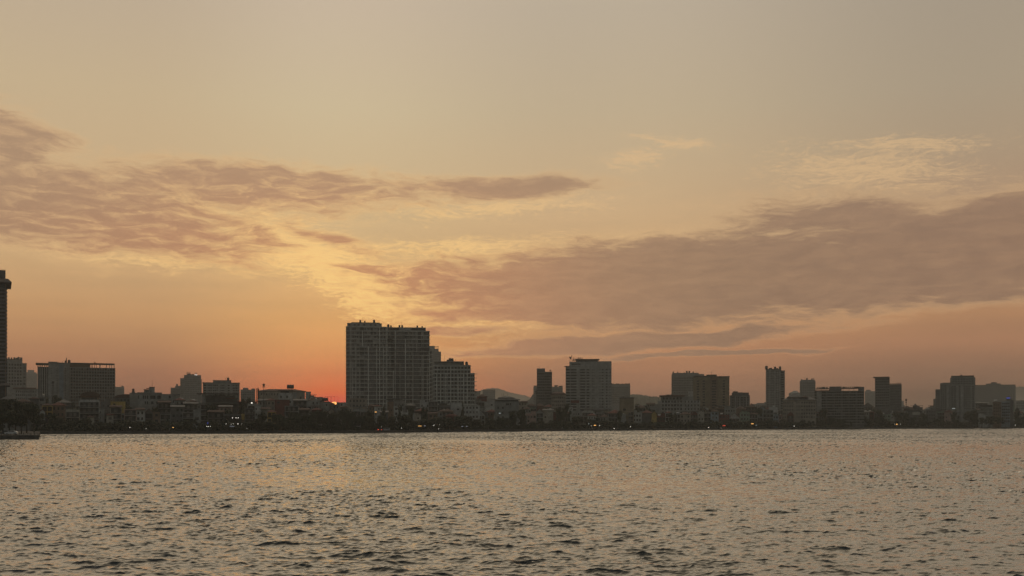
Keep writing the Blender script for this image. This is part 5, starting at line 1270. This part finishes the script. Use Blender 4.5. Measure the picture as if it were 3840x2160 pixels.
# street lamps along the promenade: one built, the others copied
def lamp_thing():
    root = bpy.data.objects.new("street_lamp", None); col.objects.link(root)
    mb = MB(); mb.cyl(0, 0, .09, 0, 1, 6, r2=.06); p = mb.build("pole", M['rust'], root)
    mb = MB(); mb.bar((0, 0, 0), (0, -1.3, .25), .07); a = mb.build("arm", M['rust'], root)
    mb = MB(); mb.cyl(0, 0, .17, -.12, .10, 8, r2=.10); h = mb.build("lamp_head", M['lamp'], root)
    root['category'] = "street lamp"; root['group'] = "small lit lamps along the far shore"
    return root, p, a, h
L0 = lamp_thing(); first = True
for px, py, sc in ((490.5, 1602.3, 1.1), (551, 1607.5, .6), (778, 1598.5, .9), (783.5, 1599, 1.0), (791, 1599, .9), (928, 1606, .6), (1507, 1605, .9), (1625.5, 1596, .9), (1629, 1594, 1.25), (1648, 1592, .8), (1646, 1608, .9), (1754, 1560, .9),
                   (2218, 1596.5, .7), (2248, 1596, .9), (2302.5, 1606, 1.2), (2363.5, 1600.3, 1.35), (2441, 1582, 1.1), (2655, 1603.3, 1.3), (2660.5, 1601.5, .8), (2703, 1605, 1.3), (2976.5, 1598, 1.5), (3353, 1590.5, .9), (3375.5, 1591, 1.5), (3652, 1595, 1.5), (3702, 1597, .8), (3804.5, 1594, 1.3), (1432, 1601, .5)):
    Y_ = shore_d(px) + 4.5 if py > 1585 else shore_d(px) + 30
    g = G; h = CAMH + (HY - py) * (Y_ - 1.3) / F - g
    if first: rt, p, a, hd = L0; first = False
    else:
        rt = L0[0].copy(); col.objects.link(rt)
        p, a, hd = [o.copy() for o in L0[1:]]
        for o in (p, a, hd): col.objects.link(o); o.parent = rt
    rt.location = (*at(px, Y_), g - .01)
    p.scale = (1, 1, max(.6, h - .25)); a.location = (0, 0, max(.6, h - .25)); hd.location = (0, -1.3, h); hd.scale = (sc, sc, sc)
    LAB.append((rt, ("bright " if sc > 1 else "dim ") + "white " + ("low lamp" if h < 2.2 else "street lamp") + " on the shore", where(px), px))

# ================================================================== vehicles
mp_white = mat_plain("white_car_paint", (0.7, 0.7, 0.68), 0.3, .02, streak=False); mp_dark = mat_plain("dark_car_paint", (0.05, 0.05, 0.055), 0.3, .02, streak=False); m_tyre = mat_plain("tyre_rubber", (0.02, 0.02, 0.02), .9, .1, streak=False)
def car(name, loc, rot, body_mat, van=False, parts=True):
    root = bpy.data.objects.new(name, None); col.objects.link(root); root.location = loc; root.rotation_euler = (0, 0, rot)
    Lh = 2.25; prof = [(-2.2, .35), (-2.25, .75), (-2.1, .95), (-1.2, 1.05), (-.55, 1.48), (.9, 1.52), (1.75, 1.35), (2.15, 1.0), (2.22, .5), (2.15, .3)]
    if van: prof = [(-2.2, .35), (-2.2, .9), (-1.75, 1.1), (-1.25, 1.75), (1.9, 1.8), (2.15, 1.5), (2.2, .4)]
    mb = MB(); n = len(prof); hw = .88
    mb.v = [(x, -hw + (.12 if z > 1.1 else 0), z) for x, z in prof] + [(x, hw - (.12 if z > 1.1 else 0), z) for x, z in prof]
    mb.f = [tuple(range(n)), tuple(reversed(range(n, 2 * n)))] + [((i + 1) % n, i, n + i, n + (i + 1) % n) for i in range(n)]; mb.m = [0] * (n + 2)
    mb.build("body", body_mat, root)
    g = [(-1.1, 1.06), (-.52, 1.42), (.1, 1.44), (.1, 1.06)]; g2 = [(.18, 1.06), (.18, 1.44), (.88, 1.44), (1.5, 1.06)]
    if van: g = [(-1.6, 1.12), (-1.2, 1.65), (-.1, 1.65), (-.1, 1.12)]; g2 = [(0, 1.12), (0, 1.65), (1.7, 1.65), (1.8, 1.12)]
    for s in (-1, 1):
        for q in (g, g2):
            mb = MB(); k = len(q)
            y0, y1 = s * (hw - .10), s * (hw + .0)
            mb.v = [(x, y0, z) for x, z in q] + [(x, y1 if z < 1.2 else s * (hw - .07), z) for x, z in q]
            mb.f = [tuple(range(k)), tuple(reversed(range(k, 2 * k)))] + [((i + 1) % k, i, k + i, k + (i + 1) % k) for i in range(k)]; mb.m = [0] * (k + 2)
            mb.build("side_window", M['glass'], root)
        for x in (-1.4, 1.35):
            mb = MB(); k = 14
            mb.v = [(x + .33 * math.cos(2 * math.pi * i / k), s * (hw - .2), .33 + .33 * math.sin(2 * math.pi * i / k)) for i in range(k)] + [(x + .33 * math.cos(2 * math.pi * i / k), s * (hw + .02), .33 + .33 * math.sin(2 * math.pi * i / k)) for i in range(k)]
            mb.f = [tuple(range(k)), tuple(reversed(range(k, 2 * k)))] + [((i + 1) % k, i, k + i, k + (i + 1) % k) for i in range(k)]; mb.m = [0] * (k + 2)
            w_ = mb.build("wheel", m_tyre, root)
            mb = MB(); mb.v = [(x + .19 * math.cos(2 * math.pi * i / k), s * (hw + .03), .33 + .19 * math.sin(2 * math.pi * i / k)) for i in range(k)]; mb.f = [tuple(range(k))]; mb.m = [0]
            o = mb.build("rim", M['metal'], w_)
    return root
c = car("parked_car", (*at(43, 376), QZ), math.radians(8), mp_white); c['label'] = 'small white car parked near the edge of the stone quay'; c['category'] = 'car'
c = car("parked_car", (*at(22, 381), QZ), math.radians(-10), mp_dark); c['label'] = 'dark car with pale roof glint parked left of the white car on the quay'; c['category'] = 'car'
c = car("car", (*at(1425, shore_d(1425) + 8), G - .04), math.radians(4), mp_dark)
c['label'] = 'dark car with two red tail lamps on the shore road below the left balcony tower'; c['category'] = 'car'
for px in (-.62, .62):
    MB().box(px * 1.6 - .18, px * 1.6 + .18, -.98, -.885, .68, .86).build("tail_lamp", M['tail'], c)
c = car("van", (*at(1447, shore_d(1447) + 8), G - .04), math.radians(4), mat_plain("grey_van_paint", (.35, .35, .36), .4, .02, streak=False), True); c['label'] = 'grey van on the shore road just right of the red tail lamps'; c['category'] = 'van'
# buoy
root = bpy.data.objects.new("buoy", None); col.objects.link(root); root.location = (*at(3417, 940), 0.0); root['label'] = 'tiny dark buoy floating near the far right shore'; root['category'] = 'buoy'
MB().cyl(0, 0, .5, -.3, .35, 10).build("float", M['rust'], root); MB().cyl(0, 0, .35, .35, .9, 10, r2=.08).build("top_cone", M['rust'], root)
# quay bollards / railing posts
mb0 = None
for i, px in enumerate((60, 74, 88, 102, 116, 130, 142)):
    o = MB().cyl(0, 0, .12, 0, .8, 8).build("bollard", M['rust']) if mb0 is None else mb0.copy()
    if mb0 is None: mb0 = o
    else: col.objects.link(o)
    o.location = (*at(px, 363.5), QZ - .01); o['category'] = 'bollard'; o['group'] = 'bollards on the quay edge'; o['label'] = 'short dark bollard on the quay edge, ' + ('leftmost', 'second from left', 'third from left', 'middle one', 'third from right', 'second from right', 'nearest the quay corner')[i]

# ================================================================== trees
m_leaf = bpy.data.materials.new("tree_leaves"); m_leaf.use_nodes = True
N = NT(m_leaf.node_tree); out = N.n('ShaderNodeOutputMaterial'); bs = N.n('ShaderNodeBsdfPrincipled')
g_ = N.n('ShaderNodeNewGeometry'); oi = N.n('ShaderNodeObjectInfo')
cc = N.mix(g_.outputs['Random Per Island'], (0.018, 0.026, 0.012), (0.055, 0.072, 0.032))
cc = N.mix(N.math('MULTIPLY', oi.outputs['Random'], .5), cc, (0.045, 0.045, 0.022))
N.put(bs.inputs['Base Color'], cc); bs.inputs['Roughness'].default_value = 0.75
N.t.links.new(bs.outputs[0], out.inputs[0])
m_bark = mat_plain("bark", (0.06, 0.045, 0.03), 0.95, .2, 2.0)
def tree_meshes(seed, shape):
    r = random.Random(seed)
    lobes = []
    n = {'round': 16, 'tall': 14, 'spread': 20, 'small': 9}[shape]
    for i in range(n):
        a = r.uniform(0, 2 * math.pi)
        if shape == 'tall': rr = r.uniform(0, .28); z = r.uniform(.30, .93); s = r.uniform(.10, .19) * (1.15 - .5 * abs(z - .55))
        elif shape == 'spread': rr = r.uniform(.05, .48); z = r.uniform(.45, .88) - rr * .15; s = r.uniform(.10, .18)
        elif shape == 'small': rr = r.uniform(0, .3); z = r.uniform(.35, .85); s = r.uniform(.13, .2)
        else: rr = r.uniform(0, .36) ; z = r.uniform(.32, .88); s = r.uniform(.12, .2) * (1.2 - .6 * abs(z - .6))
        lobes.append((rr * math.cos(a), rr * math.sin(a), z, s))
    zt = max(z + s for _, _, z, s in lobes); wr = max(math.hypot(x, y) + s for x, y, _, s in lobes)
    V, Fc = [], []
    for x, y, z, s in lobes:
        m = int(150 * (s / .15) ** 1.6)
        for _ in range(m):
            d = Vector((r.gauss(0, 1), r.gauss(0, 1), r.gauss(0, 1))).normalized()
            rad = s * (r.random() ** .4) * r.uniform(.75, 1.15)
            c = Vector((x, y, z)) + Vector((d.x * rad, d.y * rad, d.z * rad * .8))
            q = s * r.uniform(.11, .24)
            u = Vector((r.gauss(0, 1), r.gauss(0, 1), r.gauss(0, .6))).normalized(); w = u.cross(d + Vector((.01, 0, 0))).normalized()
            k = len(V)
            V += [tuple(c + u * q), tuple(c + w * q * .7), tuple(c - u * q), tuple(c - w * q * .7)]; Fc.append((k, k + 1, k + 2, k + 3))
    V = [(vx / (2 * wr), vy / (2 * wr), vz / zt) for vx, vy, vz in V]
    me = bpy.data.meshes.new("crown"); me.from_pydata(V, [], Fc); me.materials.append(m_leaf); me.update()
    # trunk with limbs
    mb = MB(); mb.cyl(0, 0, .030, 0, .45, 7, r2=.018); mb.cyl(0, 0, .018, .45, .75, 6, r2=.006)
    for x, y, z, s in lobes[::3]:
        p = Vector((0, 0, .25 + .2 * r.random())); q = Vector((x / (2 * wr), y / (2 * wr), z / zt)); mb.bar(p, p.lerp(q, .6), .012); mb.bar(p.lerp(q, .58), q, .007)
    mt = bpy.data.meshes.new("trunk"); mt.from_pydata(mb.v, [], mb.f); mt.materials.append(m_bark); mt.update()
    return me, mt
TV = {(s, k): tree_meshes(10 * i + k, s) for i, s in enumerate(('round', 'tall', 'spread', 'small')) for k in range(3)}
def tree(px, ytop, Y, wpx, shape='round', desc=None, base=None, seed=0, name="tree"):
    me, mt = TV[(shape, seed % 3)]
    z0 = G - .06 if base is None else base
    root = bpy.data.objects.new(name, None); col.objects.link(root)
    h = CAMH + (HY - ytop) * Y / F - z0; w = wpx * Y / F
    root.location = (*at(px, Y), z0); root.rotation_euler = (0, 0, (seed * 1.7) % 6.28); root.scale = (w, w, h)
    a = bpy.data.objects.new("crown", me); c = bpy.data.objects.new("trunk", mt)
    for o in (a, c): col.objects.link(o); o.parent = root
    root['category'] = 'tree'; root['group'] = 'dark trees along the far shore'
    d = desc or {'round': 'rounded dark tree', 'tall': 'tall narrow dark tree', 'spread': 'broad spreading dark tree', 'small': 'small dark tree'}[shape]
    LAB.append((root, d, where(px), px)); return root
r = random.Random(3)
# big trees on the quay
for i, (px, yt, Y, w) in enumerate(((-40, 1496, 400, 120), (10, 1488, 420, 110), (58, 1494, 430, 105), (100, 1500, 440, 95), (128, 1506, 455, 80), (35, 1530, 392, 90), (80, 1545, 395, 80), (-10, 1560, 388, 80))):
    tree(px, yt, Y, w, ('spread', 'round')[i % 2], base=QZ - .02, seed=i, desc='large dark quay tree' if i < 5 else 'lower dark quay tree', name="quay_tree")
def topline(px):
    P = [(120, 1520), (160, 1545), (230, 1560), (330, 1568), (420, 1570), (520, 1573), (640, 1568), (760, 1572), (840, 1585), (960, 1570), (1080, 1560), (1150, 1545), (1250, 1538), (1300, 1540), (1380, 1552), (1440, 1560), (1478, 1541), (1530, 1560), (1600, 1566), (1660, 1563), (1710, 1545), (1760, 1552),
         (1820, 1566), (1900, 1562), (2000, 1570), (2100, 1572), (2150, 1560), (2260, 1567), (2340, 1576), (2460, 1577), (2550, 1570), (2640, 1572), (2760, 1578), (2860, 1566), (2960, 1572), (3080, 1562), (3200, 1553), (3300, 1565), (3440, 1562), (3560, 1568), (3680, 1572), (3780, 1560), (3860, 1562)]
    return np.interp(px, [p[0] for p in P], [p[1] for p in P])
px = 152; i = 0
while px < 3880:
    sd = shore_d(px); w = r.uniform(44, 74) * 570 / sd
    yt = topline(px) + r.uniform(-5, 14)
    tree(px, yt, sd + r.uniform(14, 22), w, r.choices(['round', 'spread', 'tall', 'small'], [5, 4, 1, 1])[0], seed=i)
    px += w * r.uniform(.62, .82); i += 1
px = 160
while px < 3880:      # lower, nearer the water: younger trees and hedging
    sd = shore_d(px); w = r.uniform(24, 40) * 570 / sd
    if not (830 < px < 920 or 470 < px < 500):
        tree(px, 1590 - (1626 - (HY + CAMH * F / sd)) * .4 + r.uniform(-8, 6), sd + r.uniform(4.8, 5.6) if False else sd + 13.2, w, 'small', seed=i)
    px += w * r.uniform(1.2, 1.8); i += 1
# undergrowth: the unbroken dark mass of hedges and shrubs behind the promenade
rr = random.Random(12); V = []; Fc = []
px = 130.0
while px < 3900:
    sd = shore_d(px); top = rr.uniform(2.6, 5.2) + 1.2 * math.sin(px * .031) + .8 * math.sin(px * .083)
    for _ in range(22):
        Y = sd + 19 + rr.uniform(-3.5, 5); X, _y = at(px + rr.uniform(-5, 5), Y); z = G + rr.random() ** .8 * top
        q = rr.uniform(.35, .85); u = Vector((rr.gauss(0, 1), rr.gauss(0, .5), rr.gauss(0, .7))).normalized(); w = u.cross(Vector((rr.gauss(0, .5), 1, rr.gauss(0, .5)))).normalized()
        c = Vector((X, Y, z)); k = len(V); V += [tuple(c + u * q), tuple(c + w * q * .7), tuple(c - u * q), tuple(c - w * q * .7)]; Fc.append((k, k + 1, k + 2, k + 3))
    px += 4.2
tag(link_mesh("undergrowth", V, Fc, m_leaf), 'low dark hedges and shrubs massed along the far shore', 'undergrowth', kind='stuff')
# trees between and behind the houses
for px, yt, Y, w, s in ((170, 1478, 680, 34, 'round'), (207, 1473, 700, 40, 'round'), (224, 1480, 690, 30, 'round'), (148, 1490, 640, 30, 'round'), (275, 1505, 660, 40, 'spread'), (455, 1497, 640, 60, 'spread'), (480, 1512, 620, 50, 'round'), (500, 1492, 650, 50, 'spread'), (604, 1508, 600, 44, 'round'), (580, 1520, 590, 40, 'round'),
                       (722, 1497, 680, 26, 'spread'), (812, 1470, 660, 40, 'spread'), (834, 1464, 665, 38, 'round'), (856, 1468, 662, 30, 'small'), (910, 1488, 640, 36, 'spread'), (934, 1484, 645, 40, 'spread'), (790, 1508, 600, 50, 'round'), (860, 1530, 575, 50, 'round'), (986, 1540, 575, 50, 'round'), (1040, 1548, 575, 60, 'round'), (1100, 1543, 580, 70, 'spread'),
                       (1190, 1538, 590, 80, 'spread'), (1290, 1531, 610, 60, 'round'), (1320, 1538, 605, 60, 'round'), (1385, 1534, 610, 44, 'round'), (1440, 1518, 640, 26, 'tall'), (1640, 1560, 610, 60, 'round'), (1500, 1512, 655, 24, 'small'), (1540, 1520, 640, 30, 'round'), (1590, 1520, 640, 30, 'small'), (1735, 1498, 700, 20, 'small'), (1925, 1535, 660, 50, 'spread'), (1955, 1528, 690, 40, 'round'),
                       (2095, 1520, 730, 40, 'round'), (2125, 1509, 760, 40, 'spread'), (2390, 1518, 800, 30, 'spread'), (2430, 1521, 810, 34, 'round'), (2325, 1535, 740, 34, 'round'), (2520, 1543, 800, 44, 'spread'), (2630, 1522, 860, 50, 'spread'), (2670, 1530, 840, 40, 'round'), (2850, 1523, 900, 36, 'round'), (2950, 1531, 900, 40, 'round'), (3000, 1529, 905, 40, 'spread'), (3090, 1528, 900, 40, 'round'), (3270, 1528, 960, 40, 'spread'),
                       (3300, 1532, 950, 50, 'spread'), (3370, 1538, 960, 50, 'round'), (3400, 1543, 950, 44, 'spread'), (3460, 1545, 960, 50, 'spread'), (3580, 1540, 960, 40, 'spread'), (3635, 1537, 950, 44, 'round'), (3655, 1532, 955, 36, 'round'), (3700, 1546, 945, 40, 'round'), (3815, 1524, 1000, 30, 'round'), (3682, 1563, 880, 44, 'spread'), (3712, 1556, 880, 46, 'round'), (3655, 1560, 885, 40, 'round'), (3745, 1560, 900, 44, 'spread')):
    tree(px, yt, Y, w, s, seed=int(px), desc={'round': 'rounded treetop', 'spread': 'spreading treetop', 'tall': 'slender tree', 'small': 'small leafy tree'}[s] + ' between rooftops')
# rooftop tree on the slim tower
t = tree(2063, 1386, 955, 12, 'small', seed=4, base=CAMH + (HY - 1394) * 955 / F - .3, name="rooftop_tree"); LAB.pop(); t['label'] = 'round tree growing on the roof of the slim dark tower'
# a palm against the wooded hill
root = bpy.data.objects.new("palm_tree", None); col.objects.link(root); root.location = (*at(2390, 790), G - .05); root['category'] = 'palm'; root['label'] = 'dark palm poking above roofs in front of the wooded hill'
hp = CAMH + (HY - 1516) * 790 / F - G; mb = MB(); mb.cyl(0, 0, .22, 0, hp, 8, r2=.14); mb.build("trunk", m_bark, root)
mb = MB(); rr = random.Random(8)
for k in range(16):
    a = 2 * math.pi * k / 16 + rr.uniform(-.1, .1); L = rr.uniform(1.8, 2.5); up = rr.uniform(.2, 1.1); pr = None
    for q in range(6):
        t0 = q / 5; p = Vector((math.cos(a) * L * t0, math.sin(a) * L * t0, hp + up * math.sin(t0 * 2.2) - 1.3 * t0 * t0))
        if pr is not None:
            mb.bar(pr, p, .05)
            for s in (-1, 1):
                n_ = Vector((-math.sin(a), math.cos(a), 0)) * s; e = p + n_ * .35 * (1.1 - t0) + Vector((0, 0, -.2)); kk = len(mb.v); mb.v += [tuple(pr), tuple(p), tuple(e)]; mb.f.append((kk, kk + 1, kk + 2)); mb.m.append(0)
        pr = p
mb.build("crown", m_leaf, root)

# ================================================================== labels: make every one single out its thing
ORD = ['leftmost', 'second from left', 'third from left', 'fourth from left', 'fifth from left', 'sixth from left', 'seventh from left', 'eighth from left', 'ninth from left', 'tenth from left', 'eleventh from left', 'twelfth from left', 'thirteenth from left']
from collections import defaultdict
gr = defaultdict(list)
for o, d, w, px in LAB: gr[(d, w)].append((px, o))
for (d, w), L in gr.items():
    L.sort(key=lambda t: t[0])
    for i, (px, o) in enumerate(L):
        s = f"{d} {w}" if len(L) == 1 else f"{d} {w}, " + (ORD[i] if len(L) > 2 else ('left of two' if i == 0 else 'right of two'))
        o['label'] = s
# ------------------------------------------------------------------ the evening haze
def haze_box(x0, x1, y0, y1, z0, z1, dens):
    m = bpy.data.materials.new("haze"); m.use_nodes = True
    N = NT(m.node_tree)
    out = N.n('ShaderNodeOutputMaterial'); v = N.n('ShaderNodeVolumePrincipled')
    v.inputs['Color'].default_value = (0.90, 0.91, 0.86, 1)
    v.inputs['Density'].default_value = dens
    v.inputs['Anisotropy'].default_value = 0.25
    N.t.links.new(v.outputs[0], out.inputs['Volume'])
    vs = [(x, y, z) for x in (x0, x1) for y in (y0, y1) for z in (z0, z1)]
    fs = [(0, 1, 3, 2), (4, 6, 7, 5), (0, 4, 5, 1), (2, 3, 7, 6), (0, 2, 6, 4), (1, 5, 7, 3)]
    o = link_mesh("haze", vs, fs, m)
    tag(o, kind='stuff', label='thin grey evening haze over the lake and city', cat='haze')
    return o
haze_box(-5600, 5600, -60, HAZE_END, -2.0, HAZE_TOP, HAZE)
